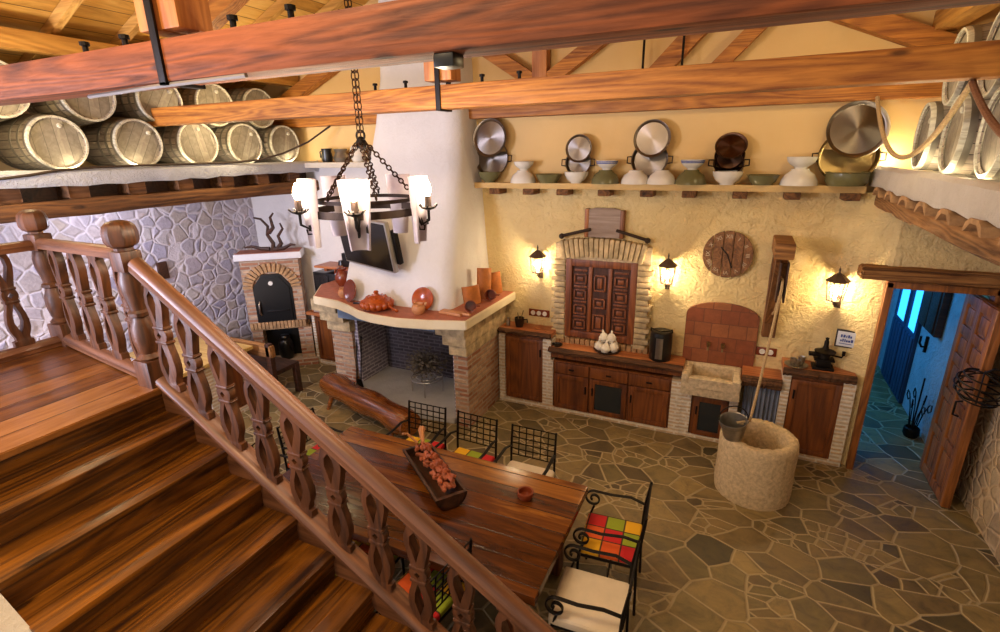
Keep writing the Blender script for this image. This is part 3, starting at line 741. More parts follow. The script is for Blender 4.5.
# dried brush on a wire stand in the hearth
g = thing('dried_brush_stand', 'bundle of dried brush on a round wire stand inside the fireplace', 'dried plant', (-3.4, 5.0, .07))
b = MB()
for rr, z in ((.2, .2), (.12, .2)): b.tube([(rr * math.cos(t * PI / 12), rr * math.sin(t * PI / 12), z) for t in range(24)], .008, 6, True)
for k in range(4):
    a = k * PI / 2 + .4; b.tube([(.12 * math.cos(a), .12 * math.sin(a), .2), (.2 * math.cos(a), .2 * math.sin(a), .2), (.2 * math.cos(a), .2 * math.sin(a), 0)], .009, 6)
b.build('wire_stand', M['silver'], g)
b = MB(); r = random.Random(11)
for k in range(330):
    th, ph = r.uniform(0, 2 * PI), math.acos(r.uniform(-.9, 1)); R = r.uniform(.12, .27)
    d_ = Vector((math.sin(ph) * math.cos(th) * 1.15, math.sin(ph) * math.sin(th) * .9, math.cos(ph) * .85))
    c_ = Vector((0, 0, .37)) + d_ * (R * .25); e_ = Vector((0, 0, .38)) + d_ * R
    mid = (c_ + e_) / 2 + Vector((r.uniform(-.04, .04), r.uniform(-.04, .04), r.uniform(-.03, .04)))
    b.tube([c_, mid, e_], lambda t: .005 - .003 * t, 3)
    if k % 2 == 0: b.ball(e_, r.uniform(.012, .026), (1, .5, .8), 1)
b.build('twigs', M['dry_plant'], g)
for k, (x, rz_) in enumerate(((-4.37, 0), (-4.3, .2))):
    t = thing('fire_tool', ('black iron poker leaning at the left of the fireplace', 'black iron shovel leaning beside the fireplace poker')[k], 'fire tool', (x, 4.78, .07))
    b = MB().tube([(0, 0, 0), (-.02, .08, .35), (-.03, .13, .62)], .008, 6); b.ball((-.03, .135, .635), .018)
    b.build('shaft', M['iron'], t)
    if k: MB().box((0, -.01, .05), (.08, .012, .12), RX(.2), .004).build('blade', M['iron'], t)
    else: MB().tube([(0, 0, 0), (.0, -.03, .02), (0, -.04, .06)], .007, 6).build('hook', M['iron'], t)

# things on the mantel (top at z = 1.36)
MZ = 1.361
def lathe_thing(name, label, cat, loc, prof, mat, rot=None, n=28, group=None):
    o = MB().lathe(prof, n=n, caps=False).build(name, M[mat]); o.location = loc
    if rot: o.rotation_euler = rot
    return tag(o, label, cat, group)
t = thing('tureen', 'orange glazed scalloped clay tureen with lid on the mantel', 'tureen', (-3.52, 4.31, MZ))
b = MB().lathe([(.0, .004), (.1, 0), (.15, .05), (.165, .09), (.15, .1), (.14, .09), (.0, .08)], caps=False, n=36)
for k in range(16): b.ball((.155 * math.cos(k * PI / 8), .155 * math.sin(k * PI / 8), .065), .036, (1, 1, 1.2))
b.build('bowl', M['clay_orange'], t)
b = MB().lathe([(.15, .1), (.135, .125), (.09, .15), (.03, .165), (.022, .18), (.03, .195), (.02, .21), (0, .212)], caps=False, n=36)
for k in range(12): b.ball((.1 * math.cos(k * PI / 6), .1 * math.sin(k * PI / 6), .14), .02, (1, 1, .7))
b.build('lid', M['clay_orange'], t)
MB().tube([(.1, -.02, .1), (.19, -.03, .06), (.27, -.04, .03)], .012).ball((.29, -.045, .03), .022).build('ladle', M['clay_orange'], t)
PLATE = [(0, .012), (.06, .008), (.105, .03), (.125, .034), (.13, .028), (.1, .008), (.06, 0), (0, 0)]
lathe_thing('plate', 'brown glazed clay plate leaning upright against the hood beside the tureen', 'plate', (-4.0, 4.47, MZ + .125), PLATE, 'clay_brown', (PI / 2 - .25, 0, -.3))
lathe_thing('plate', 'orange clay plate leaning against the hood behind a small pot', 'plate', (-3.02, 4.48, MZ + .12), PLATE, 'clay_orange', (PI / 2 - .35, 0, .1))
POT = [(0, .005), (.05, 0), (.07, .03), (.075, .06), (.065, .09), (.05, .1), (.055, .115), (.048, .115), (.042, .1), (0, .02)]
lathe_thing('clay_pot', 'pale clay pot standing in front of the leaning orange plate', 'pot', (-3.0, 4.34, MZ), POT, 'clay_pale')
lathe_thing('clay_pot', 'small pale clay pot at the left end of the mantel', 'pot', (-4.2, 4.56, MZ), POT, 'clay_pale')
t = thing('clay_jug', 'tall brown glazed two-handled jug at the back left of the mantel', 'jug', (-4.62, 5.02, MZ))
MB().lathe([(0, .004), (.06, 0), (.095, .06), (.1, .11), (.075, .17), (.055, .2), (.065, .23), (.055, .23), (.045, .2), (0, .05)], caps=False).build('body', M['clay_brown'], t)
for s_ in (-1, 1): MB().tube([(s_ * .055, 0, .205), (s_ * .11, 0, .2), (s_ * .12, 0, .15), (s_ * .095, 0, .12)], .012).build('handle', M['clay_brown'], t)
def small_cup(loc, label, rot):
    t = thing('clay_cup', label, 'cup', loc); t.rotation_euler = rot
    MB().lathe([(0, .004), (.045, 0), (.062, .04), (.06, .09), (.064, .1), (.056, .1), (.05, .08), (.045, .012), (0, .012)], caps=False).build('body', M['clay_brown'], t)
    MB().tube([(.06, 0, .08), (.095, 0, .08), (.095, 0, .03), (.058, 0, .03)], .008).build('handle', M['clay_brown'], t)
small_cup((-2.52, 4.62, MZ + .062), 'brown clay cup lying on its side near the mantel corner', (PI / 2 - .2, 0, .5))
small_cup((-2.5, 5.12, MZ + .062), 'brown clay cup lying in front of the orange tiles', (PI / 2 - .2, 0, .2))
for k, (x, y, w_, h_, la) in enumerate(((-2.64, 4.88, .2, .21, 'short orange roof tile at the left of the three on the mantel'), (-2.62, 5.12, .17, .36, 'tallest orange roof tile in the middle of the three on the mantel'), (-2.6, 5.38, .19, .26, 'orange roof tile at the right of the three, nearest the wall lantern'))):
    pr = [(w_ / 2 * math.cos(a), .05 * math.sin(a)) for a in [PI * q / 10 for q in range(11)]] + [((w_ / 2 - .022) * math.cos(a), .03 * math.sin(a)) for a in [PI - PI * q / 10 for q in range(11)]]
    o = MB().prism(pr, h_).build('orange_tile', M['tile_orange']); o.location = (x + .02, y - .02, MZ + .005); o.rotation_euler = (.1, (.1, -.06, .08)[k], -2.45)
    tag(o, la, 'tile')
b = MB().bx(-.14, .14, -.05, .05, 0, .03, .008).lathe([(.016, 0), (.016, .1), (0, .1)], (.13, 0, .02), RY(PI / 2), 10)
o = b.build('wooden_scoop', M['clay_pale']); o.location = (-2.66, 4.46, MZ); o.rotation_euler = (0, 0, -.1); tag(o, 'pale wooden scoop lying on the mantel near its right corner', 'scoop')
o = MB().bx(-.08, .08, -.012, .012, 0, .018, .006).build('remote', M['black']); o.location = (-3.84, 4.4, MZ); o.rotation_euler = (0, 0, .3); tag(o, 'small black remote control on the mantel left of the tureen', 'remote control')

# television hung on the hood
tv = thing('television', 'black flat television tilted out from the white hood', 'television', (-3.73, 4.48, 2.06)); tv.rotation_euler = (.2, .05, -.23)
MB().bx(-.43, .43, -.03, .03, -.285, .285, .012).build('casing', M['silver'], tv)
MB().bx(-.41, .41, -.036, -.028, -.262, .265, .004).build('screen', M['black_screen'], tv)
MB().bx(-.1, .1, .03, .2, -.1, .1, .01).build('wall_bracket', M['iron'], tv)
MB().bx(.4, .47, .03, .09, -.2, .18, .01).build('side_bracket', M['iron'], tv)

# bread oven across the left corner
ANG = math.radians(38); P0 = Vector((-5.9, 5.02, 0))
ov = thing('bread_oven', 'brick bread oven with arched black iron door across the room corner', 'oven', (-5.93, 5.0, 0), ANG)
# local x along the front, local y into the corner; front face y = 0, x from -.36 to .40
def arch_poly(hw, z0, zs, zt, n=12):
    return [(-hw, z0), (hw, z0), (hw, zs)] + [(hw * math.cos(PI * k / n), zs + (zt - zs) * math.sin(PI * k / n)) for k in range(1, n)] + [(-hw, zs)]
BR = M['brick_red']
b = MB().bx(-.37, -.25, 0, .29, .62, 1.62).bx(.27, .4, 0, .29, .62, 1.62).bx(-.25, .27, 0, .29, 1.42, 1.62).bx(-.25, .27, .16, .29, .62, 1.42)
b.build('oven_wall', BR, ov)
b = MB().bx(-.36, -.22, 0.02, .27, .1, .58).bx(.28, .46, -.02, .25, .1, .58).bx(-.4, .5, -.06, .25, 0, .1)
b.bx(-.36, .44, .22, .26, .1, .58); b.build('oven_base', M['brick_red'], ov)
b = MB()
for k in range(15): b.box((-.34 + k * .051, .0, .655), (.043, .06, .1), None, .005)
b.build('sill_bricks', M['brick_voussoir'], ov)
MB().bx(-.37, .42, .01, .27, .58, .615).build('oven_floor', M['brick_voussoir'], ov)
b = MB(); zc, hw = 1.2, .26
for k in range(17):
    a = PI * (k + .5) / 17
    b.box((.01 + .32 * math.cos(a), -.005, zc + .3 * math.sin(a)), (.13, .05, .042), RY(-a), .005)
b.build('arch_bricks', M['brick_voussoir'], ov)
fill = MB()
pl = [(-.25, 1.43), (-.25, 1.22), (-.11, 1.405), (.13, 1.405), (.27, 1.22), (.27, 1.43)]
fill.prism(pl, .1, rot=RX(PI / 2), loc=(0, .11, 0)); fill.build('arch_face', BR, ov)
MB().bx(-.22, .28, .205, .225, .1, .58).build('opening_shade', M['black'], ov)  # black sheet stands in for the shade inside the lower opening
dr = MB(); pd = [(-.25, .7), (.27, .7), (.27, 1.22), (.13, 1.4), (-.11, 1.4), (-.25, 1.22)]
dr.prism(pd, .04, rot=RX(PI / 2), loc=(0, .03, 0)); dr.prism([(x * .86 + .001, (z - 1.05) * .9 + 1.05) for x, z in pd], .015, rot=RX(PI / 2), loc=(0, -.01, 0))
od = dr.build('door', M['black'], ov)
MB().tube([(-.18, -.03, .82), (-.19, -.06, .86), (-.19, -.06, .98), (-.18, -.03, 1.02)], .012).build('handle', M['steel_plain'], od)
MB().lathe([(.03, 0), (.03, .02), (0, .022)], (.0, -.025, 1.28), RX(PI / 2)).build('thermometer', M['white_glaze'], od)
MB().bx(-.1, .2, -.05, -.02, .86, .88, .005).build('latch_bar', M['iron'], od)
MB().bx(-.42, .46, -.06, .29, 1.62, 1.71, .008).build('top_slab', M['white_plaster'], ov)
MB().bx(-.4, .44, -.04, .28, 1.705, 1.715).build('slab_tiles', M['terracotta'], ov)
pt = thing('iron_pot', 'big black iron pot in the opening under the bread oven', 'pot', ov.location + Vector((.0, .09, .1))); pt.scale = (.82, .82, .95)
MB().lathe([(0, .004), (.1, 0), (.13, .08), (.125, .24), (.1, .3), (.09, .31), (.09, .36), (.07, .38), (0, .385)], caps=False).build('body', M['black'], pt)
MB().tube([(.125, 0, .22), (.16, 0, .22), (.16, 0, .16), (.127, 0, .16)], .01).build('handle', M['black'], pt)
b = MB(); r = random.Random(3)
for x0, pts in ((0, [(0, 0, 0), (.02, 0, .1), (-.05, .02, .22), (-.02, 0, .34), (-.1, 0, .44), (-.2, .02, .46)]), (.05, [(0, 0, 0), (.08, 0, .1), (.05, 0, .2), (.12, .02, .3), (.1, 0, .38)]), (-.04, [(0, 0, .02), (-.12, 0, .03), (-.24, -.02, .07), (-.34, 0, .05)]), (.02, [(0, 0, .02), (.14, 0, .03), (.24, .0, .08), (.3, 0, .07)]), (.0, [(-.02, 0, .25), (.05, 0, .32), (.03, 0, .46), (.08, 0, .52)])):
    b.tube([(x0 + p[0], p[1], p[2] + .02) for p in pts], lambda t: .034 - .022 * t, 8)
o = b.build('dry_branch', M['dark_wood']); o.location = (-5.93, 5.12, 1.7); o.rotation_euler = (0, 0, .5)
tag(o, 'twisted dry vine branch standing on top of the bread oven', 'branch')

# small cabinet between the oven and the fireplace
def cabinet(name, label, x0, x1, y0, y1, zt, doors, pier_l=.08, pier_r=.08, plinth=.06, slab=.05, group=None, over=.03, chest=None):
    """brick-framed wooden unit; doors = list of (xa, xb, za, zb, kind)"""
    t = thing(name, label, 'cabinet', ((x0 + x1) / 2, y0, 0), 0, group)
    b = MB()
    if pier_l: b.bx(x0, x0 + pier_l, y0, y1, 0, zt - slab)
    if pier_r: b.bx(x1 - pier_r, x1, y0, y1, 0, zt - slab)
    b.bx(x0, x1, y0 - .005, y1, 0, plinth); b.build('brick_frame', M['brick_pale'], t, True)
    MB().bx(x0 + pier_l, x1 - pier_r, y0 + .025, y1, plinth, zt - slab).build('carcass', M['cabinet_wood'], t, True)
    for xa, xb, za, zb, kd in doors:
        y = y0 + .012
        if kd == 'drawer':
            o = MB().bx(xa, xb, y - .008, y + .02, za, zb, .006).build('drawer', M['cabinet_wood'], t, True)
            MB().bx((xa + xb) / 2 - .03, (xa + xb) / 2 + .03, y - .02, y - .006, (za + zb) / 2 - .012, (za + zb) / 2 + .004, .004).build('handle', M['iron'], o, True)
        else:
            f = MB(); w_ = .055
            f.bx(xa, xa + w_, y - .01, y + .02, za, zb, .005).bx(xb - w_, xb, y - .01, y + .02, za, zb, .005).bx(xa, xb, y - .009, y + .02, za, za + w_, .005).bx(xa, xb, y - .009, y + .02, zb - w_, zb, .005)
            if kd != 'glass': f.bx(xa + w_ - .01, xb - w_ + .01, y + .004, y + .018, za + w_ - .01, zb - w_ + .01)
            o = f.build('door', M['cabinet_wood'], t, True)
            if kd == 'glass':
                MB().bx(xa + w_ - .01, xb - w_ + .01, y + .004, y + .012, za + w_ - .01, zb - w_ + .01).build('pane', M['glass_dark'], o, True)
            kx = xb - .03 if kd == 'R' else xa + .03
            MB().bx(kx - .008, kx + .008, y - .03, y - .008, zb - .2, zb - .11, .004).build('handle', M['iron'], o, True)
    return t
cabinet('base_cabinet', 'small low wooden cabinet between the bread oven and the fireplace', -5.56, -4.98, 5.3, W, .8, [(-5.5, -5.02, .07, .72, 'R')], .05, .03)
b = MB().bx(-5.62, -4.95, 5.26, W, .76, .81, .012); tag(b.build('worktop', M['counter_wood']), 'short wooden worktop between the bread oven and the fireplace', 'worktop')
mw = thing('microwave', 'black microwave oven at the back left of the mantel', 'microwave', (-4.98, 5.3, .81))
MB().bx(-5.4, -4.98, 5.28, 5.54, 1.1, 1.42, .01).build('casing', M['black'], mw, True)
MB().bx(-5.38, -5.12, 5.268, 5.285, 1.13, 1.39, .006).build('door', M['black_screen'], mw, True)
MB().bx(-5.4, -4.98, 5.3, 5.54, .812, 1.1, .01).build('stand', M['dark_wood'], mw, True)
b = MB().bx(-5.3, -4.62, 5.22, W, 1.5, 1.53, .006).bx(-5.2, -5.15, 5.3, W, 1.44, 1.5, .005).bx(-4.8, -4.75, 5.3, W, 1.44, 1.5, .005)
tag(b.build('wall_shelf', M['counter_wood']), 'small wooden wall shelf under the television', 'shelf')
b = MB().bx(-4.86, -4.66, 5.3, 5.48, 1.53, 1.72, .012).lathe([(.05, 0), (.04, .06), (0, .07)], (-4.96, 5.4, 1.53)).build('radio', M['black'])
tag(b, 'small black radio box on the wall shelf under the television', 'radio')
o = MB().bx(-.07, .07, -.012, .012, 0, .2, .004).build('cutting_board', M['board_grey']); o.location = (-5.42, 5.3, .815); o.rotation_euler = (-.1, 0, 0); tag(o, 'small wooden board leaning on the short worktop by the oven', 'board')
lathe_thing('blue_mug', 'small blue mug on the short worktop beside the oven', 'mug', (-5.24, 5.32, .811), [(0, .005), (.04, 0), (.042, .09), (.036, .09), (.034, .01), (0, .01)], 'sign_blue')
# shelf with jugs on the back wall over the left corner
b = MB().bx(-5.3, -4.1, 5.28, W, 2.83, 2.9, .012); tag(b.build('jug_shelf', M['ledge_plaster']), 'plastered shelf on the back wall left of the hood', 'shelf')
t = thing('black_jug', 'small black jug on the shelf beside the last left barrel', 'jug', (-5.0, 5.4, 2.9))
MB().lathe([(0, .004), (.06, 0), (.075, .06), (.06, .13), (.07, .17), (.06, .17), (.05, .13), (0, .02)], caps=False).build('body', M['black'], t)
MB().tube([(-.06, 0, .15), (-.11, 0, .13), (-.11, 0, .06), (-.07, 0, .05)], .009).build('handle', M['black'], t)
lathe_thing('grey_jar', 'squat grey jar on the shelf between the black jug and the hood', 'jar', (-4.78, 5.42, 2.9), [(0, .004), (.08, 0), (.1, .05), (.07, .12), (.09, .16), (.075, .16), (.06, .12), (0, .02)], 'zinc')
lathe_thing('white_pot', 'round white pot on the shelf behind the chandelier', 'pot', (-4.5, 5.42, 2.9), [(0, .004), (.07, 0), (.11, .08), (.09, .17), (.07, .2), (.06, .2), (.07, .16), (0, .02)], 'white_glaze')
lathe_thing('dark_pot', 'dark brown pot on the shelf close to the hood', 'pot', (-4.25, 5.42, 2.9), [(0, .004), (.07, 0), (.09, .1), (.07, .18), (.055, .18), (.06, .1), (0, .02)], 'iron_brown')

# ------------------------------------------------------------------ kitchen run on the back wall
FY = 5.27
cabinet('tall_cabinet', 'tall single-door wooden cabinet in pale brick beside the fireplace', -2.5, -1.83, FY, W, .95, [(-2.41, -1.93, .07, .87, 'R')], .08, .1)
def slab_top(name, label, x0, x1, y0, y1, z0, z1, seed):
    t = thing(name, label, 'worktop', ((x0 + x1) / 2, (y0 + y1) / 2, z0))
    z0 += .018
    MB().bx(x0, x1, y0 + .02, y1, z0, z1, .006).build('board', M['counter_wood'], t, True)
    N = 30; r = random.Random(seed); rings = []
    for k in range(N + 1):
        x = x0 + (x1 - x0) * k / N; j = lambda a: r.uniform(-a, a)
        rings.append([(x, y0 + .03, z0 - .002), (x, y0 - .0 + j(.008), z0 + j(.006)), (x, y0 - .022 + j(.01), (z0 + z1) / 2 + j(.006)), (x, y0 + .0 + j(.006), z1 - .004), (x, y0 + .03, z1 + .001)])
    MB().loft(rings).build('bark_edge', M['bark_edge'], t, True)
slab_top('slab_worktop', 'wooden slab worktop on the tall cabinet beside the fireplace', -2.5, -1.83, 5.25, W, .9, .97, 1)
MC = [(-1.78, -1.37, .5, .63, 'drawer'), (-1.35, -.93, .5, .63, 'drawer'), (-.91, -.48, .5, .63, 'drawer'), (-1.78, -1.37, .05, .49, 'R'), (-1.35, -.93, .05, .49, 'glass'), (-.91, -.48, .05, .49, 'L')]
cabinet('wide_cabinet', 'wide low cabinet with three drawers and three doors below the shuttered niche', -1.83, -.35, FY, W, .7, MC, .03, .11, .045)
slab_top('slab_worktop', 'long bark-edged wooden slab worktop under the shuttered niche', -1.85, -.36, 5.24, W, .735, .82, 2)
MB_ = MB().bx(-1.83, -.36, 5.28, W, .69, .736)
tag(MB_.build('worktop_support', M['cabinet_wood']), 'thin board under the long slab worktop', 'board')
cabinet('sink_cabinet', 'small low cabinet with glazed door under the stone sink', -.35, .2, FY + .01, W, .56, [(-.22, .1, .04, .49, 'glass')], .1, .08, .035, .02)
# stone sink
sk = thing('stone_sink', 'rough hollowed stone sink between the two wooden worktops', 'sink', (-.08, 5.3, .56))
b = MB(); x0, x1, y0, y1, z0, z1 = -.36, .2, 5.14, W, .56, .79
b.bx(x0, x1, y0, y1, z0, z0 + .1, .015).bx(x0, x1, y0, y0 + .07, z0 + .08, z1 - .03, .018).bx(x0, x1, y1 - .08, y1, z0 + .08, z1, .018).bx(x0, x0 + .08, y0, y1, z0 + .08, z1, .018).bx(x1 - .08, x1, y0, y1, z0 + .08, z1 - .01, .018)
b.jitter(.006, 9); b.build('basin', M['sink_stone'], sk, True)
# counter with the cloth, then the right tall cabinet
slab_top('slab_worktop', 'short wooden slab worktop between the stone sink and the tall right cabinet', .2, .56, 5.24, W, .7, .82, 3)
b = MB(); pts = []
for k in range(41): pts.append((.24 + .32 * k / 40, 5.33 + .018 * math.sin(k * 1.25) + .006 * math.sin(k * .5)))
poly = pts + [(x, y + .012) for x, y in reversed(pts)]
b.prism(poly, .64, loc=(0, 0, .05)); tag(b.build('cloth_curtain', M['curtain'], smooth=60), 'blue-grey cloth curtain hung under the short worktop', 'curtain')
cabinet('tall_cabinet', 'tall single-door wooden cabinet in pale brick beside the open door', .56, 1.16, FY, W, .93, [(.64, 1.06, .06, .85, 'L')], .07, .1)
slab_top('slab_worktop', 'wooden slab worktop on the tall cabinet beside the open door', .55, 1.15, 5.25, W, .87, .96, 4)

# shuttered niche
ni = thing('shuttered_niche', 'carved wooden shutter set in a brick surround above the wide cabinet', 'shutter', (-1.33, W, .82))
MB().prism([(-1.86, .83), (-1.71, .83), (-1.71, 1.82), (-.95, 1.82), (-.95, .83), (-.8, .83), (-.8, 2.0), (-1.33, 2.06), (-1.86, 2.0)], .07, rot=RX(PI / 2), loc=(0, W, 0)).build('mortar_backing', M['sink_stone'], ni, True)
b = MB(); r = random.Random(4)
for side in (-1, 1):
    n = 15
    for k in range(n):
        z = .86 + k * (1.83 - .86) / n; w_ = .13 + (.03 if k % 2 else 0)
        xo = -1.735 - w_ / 2 if side < 0 else -.925 + w_ / 2
        b.box((xo, W - .045, z + .028), (w_, .12, .05), RY(r.uniform(-.03, .03)), .008)
n = 17
for k in range(n):
    u = (k + .5) / n * 2 - 1; x = -1.33 + u * .47
    b.box((x, W - .045, 1.955 - .03 * u * u + .015 * (1 - u * u)), (.046, .12, .2 + r.uniform(-.01, .02)), RY(u * .22), .008)
b.build('brick_surround', M['brick_voussoir_pale'], ni, True)
b = MB()
for k in range(18): b.box((-1.84 + .03 + k * .06, W - .045, .85), (.05, .11, .075), None, .006)
b.build('sill_bricks', M['brick_voussoir'], ni, True)
b = MB(); xa, xb, za, zb, y = -1.73, -.93, .9, 1.83, W - .04
b.bx(xa, xa + .07, y - .045, y + .03, za, zb, .006).bx(xb - .07, xb, y - .045, y + .03, za, zb, .006).bx(xa + .06, xb - .06, y - .04, y + .03, za + .003, za + .08, .006).bx(xa + .06, xb - .06, y - .04, y + .03, zb - .08, zb - .003, .006)
b.build('frame', M['shutter_wood'], ni, True)
sh = MB().bx(xa + .06, xb - .06, y, y + .02, za + .07, zb - .07).build('shutter_board', M['shutter_shaded'], ni, True)
b = MB(); cols = [(-1.64, -1.49), (-1.41, -1.27), (-1.18, -1.03)]
for ci, (c0, c1) in enumerate(cols):
    rows = [(1.0, 1.12), (1.18, 1.3), (1.36, 1.48), (1.54, 1.66)] if ci != 1 else [(1.0, 1.2), (1.27, 1.39), (1.47, 1.66)]
    for r0, r1 in rows:
        for (p, q_) in (((c0, c0 + .018), (r0, r1)), ((c1 - .018, c1), (r0, r1)), ((c0, c1), (r0, r0 + .018)), ((c0, c1), (r1 - .018, r1))):
            b.bx(p[0], p[1], y - .022, y + .004, q_[0], q_[1], .004)
        b.bx(c0 + .04, c1 - .04, y - .02, y + .004, r0 + .035, r1 - .035, .01)
b.build('carved_panels', M['shutter_wood'], sh, True)
b = MB()
for x in (-1.45, -1.225): b.bx(x - .022, x + .022, y - .026, y + .004, .98, 1.75, .006)
for z in (1.15, 1.33, 1.51, 1.7):
    for c0, c1 in (cols[0], cols[2]): b.bx(c0, c1, y - .012, y + .004, z - .012, z + .012, .004)
b.build('mullion', M['shutter_wood'], sh, True)
# carved yoke board above the niche
yk = thing('wooden_yoke', 'weathered grey board with two angled handles mounted above the shuttered niche', 'wall ornament', (-1.32, W, 2.05))
MB().prism([(-.2, 0), (.2, 0), (.2, .29), (.1, .315), (-.1, .315), (-.2, .29)], .05, rot=RX(PI / 2), loc=(-1.32, W - .02, 2.085), bevel=.006).build('board', M['board_grey'], yk, True)
MB().bx(-1.535, -1.49, W - .08, W, 2.08, 2.39, .01).build('side_post', M['door_wood'], yk, True)
MB().bx(-1.15, -1.105, W - .08, W, 2.08, 2.38, .01).build('side_post', M['door_wood'], yk, True)
for s_ in (-1, 1):
    b = MB().tube([(-1.32 + s_ * .46, W - .08, 2.085), (-1.32 + s_ * .3, W - .09, 2.13), (-1.32 + s_ * .14, W - .08, 2.17)], .017, 8).ball((-1.32 + s_ * .47, W - .08, 2.08), .032)
    b.build('handle', M['iron_brown'], yk, True)
# clock
ck = thing('wall_clock', 'round weathered wooden clock with roman numerals on the cream wall', 'clock', (-.07, W - .03, 1.98)); ck.rotation_euler = (PI / 2, 0, 0)
b = MB(); R = .232
for k in range(5):
    x0, x1 = -R + k * 2 * R / 5 + .003, -R + (k + 1) * 2 * R / 5 - .003
    pts = []
    for q_ in range(9):
        x = x0 + (x1 - x0) * q_ / 8; pts.append((x, -math.sqrt(max(0.0004, R * R - x * x))))
    pts += [(x, -y) for x, y in reversed(pts)]
    b.prism(pts, .035, bevel=.003)
b.build('face', M['clock_wood'], ck)
def text(body, size, mat, parent, loc, rot=(0, 0, 0), name='lettering'):
    cu = bpy.data.curves.new(name, 'FONT'); cu.body = body; cu.size = size; cu.align_x = 'CENTER'; cu.align_y = 'CENTER'; cu.extrude = .001
    o = bpy.data.objects.new(name, cu); COL.objects.link(o)
    dg = bpy.context.evaluated_depsgraph_get(); me = bpy.data.meshes.new_from_object(o.evaluated_get(dg))
    bpy.data.objects.remove(o); bpy.data.curves.remove(cu)
    o = bpy.data.objects.new(name, me); COL.objects.link(o); me.materials.clear(); me.materials.append(mat)
    o.parent = parent; o.location = loc; o.rotation_euler = rot; return o
M['numeral'] = flat('faded_white_numerals', 'c9b79a', .8, bump=0)
for k, s in enumerate(('XII', 'I', 'II', 'III', 'IV', 'V', 'VI', 'VII', 'VIII', 'IX', 'X', 'XI')):
    a = PI / 2 - k * PI / 6
    text(s, .055, M['numeral'], ck, (.18 * math.cos(a), .18 * math.sin(a), .0365), (0, 0, a - PI / 2), 'numeral')
for L, a in ((.1, 2.3), (.14, -1.2)): MB().box((L / 2 * math.cos(a), L / 2 * math.sin(a), .04), (L, .012, .004), RZ(a)).build('hand', M['iron'], ck)

# tiled splashback with two taps
sp = thing('tiled_splashback', 'arched terracotta tile splashback with two taps above the stone sink', 'splashback', (-.05, W, .8))
pl = [(-.4, .76), (.3, .76), (.3, 1.33)] + [(-.05 + .35 * math.cos(PI * k / 14), 1.33 + .14 * math.sin(PI * k / 14)) for k in range(1, 14)] + [(-.4, 1.33)]
MB().prism(pl, .03, rot=RX(PI / 2), loc=(0, W, 0), bevel=.004).build('tiles', M['tile_panel'], sp, True)
for x in (-.15, -.01):
    b = MB().lathe([(.02, 0), (.02, .012), (.011, .014), (.011, .05)], (x, W - .03, 1.0), RX(PI / 2), 12).tube([(x, W - .08, 1.0), (x, W - .11, .995), (x, W - .115, .965)], .009).lathe([(.007, 0), (.007, .03), (.022, .032), (.022, .042), (0, .044)], (x, W - .07, 1.0), None, 10)
    b.build('tap', M['brass_pan'], sp, True)

# wall plates, tile sign
def outlet(label, x, z, n):
    t = thing('wall_outlet', label, 'wall outlet', (x, W, z)); w_ = .075 * n
    MB().bx(x - w_ / 2 - .02, x + w_ / 2 + .02, W - .014, W, z - .045, z + .045, .012).build('plate', M['clay_brown'], t, True)
    for k in range(n): MB().lathe([(.028, 0), (.028, .01), (.02, .012), (.018, .006), (0, .006)], (x + (k - (n - 1) / 2) * .075, W - .012, z), RX(PI / 2), 16, False).build('socket', M['white_glaze'], t, True)
outlet('brown triple wall outlet above the tall cabinet by the fireplace', -2.08, 1.12, 3)
outlet('brown double wall outlet right of the tiled splashback', .4, .995, 2)
sg = thing('tile_sign', 'small framed tile with blue lettering on the wall left of the door', 'sign', (1.035, 5.43, 1.265)); sg.rotation_euler = (0, 0, -.2)
MB().bx(-.085, .085, -.016, .012, -.085, .085, .004).build('frame', M['sign_frame'], sg)
MB().bx(-.072, .072, -.02, -.012, -.072, .072, .002).build('tile', M['sign_tile'], sg)
b = MB(); r = random.Random(5)
for row, z in enumerate((.03, -.012)):
    x = -.045
    while x < .04:
        w_ = r.uniform(.008, .018); b.bx(x, x + w_, -.0225, -.0195, z - .014, z + .016 * r.uniform(.2, 1)); x += w_ + r.uniform(.003, .006)
b.bx(-.05, .05, -.0225, -.0195, -.048, -.042); b.build('blue_script', M['sign_blue'], sg)

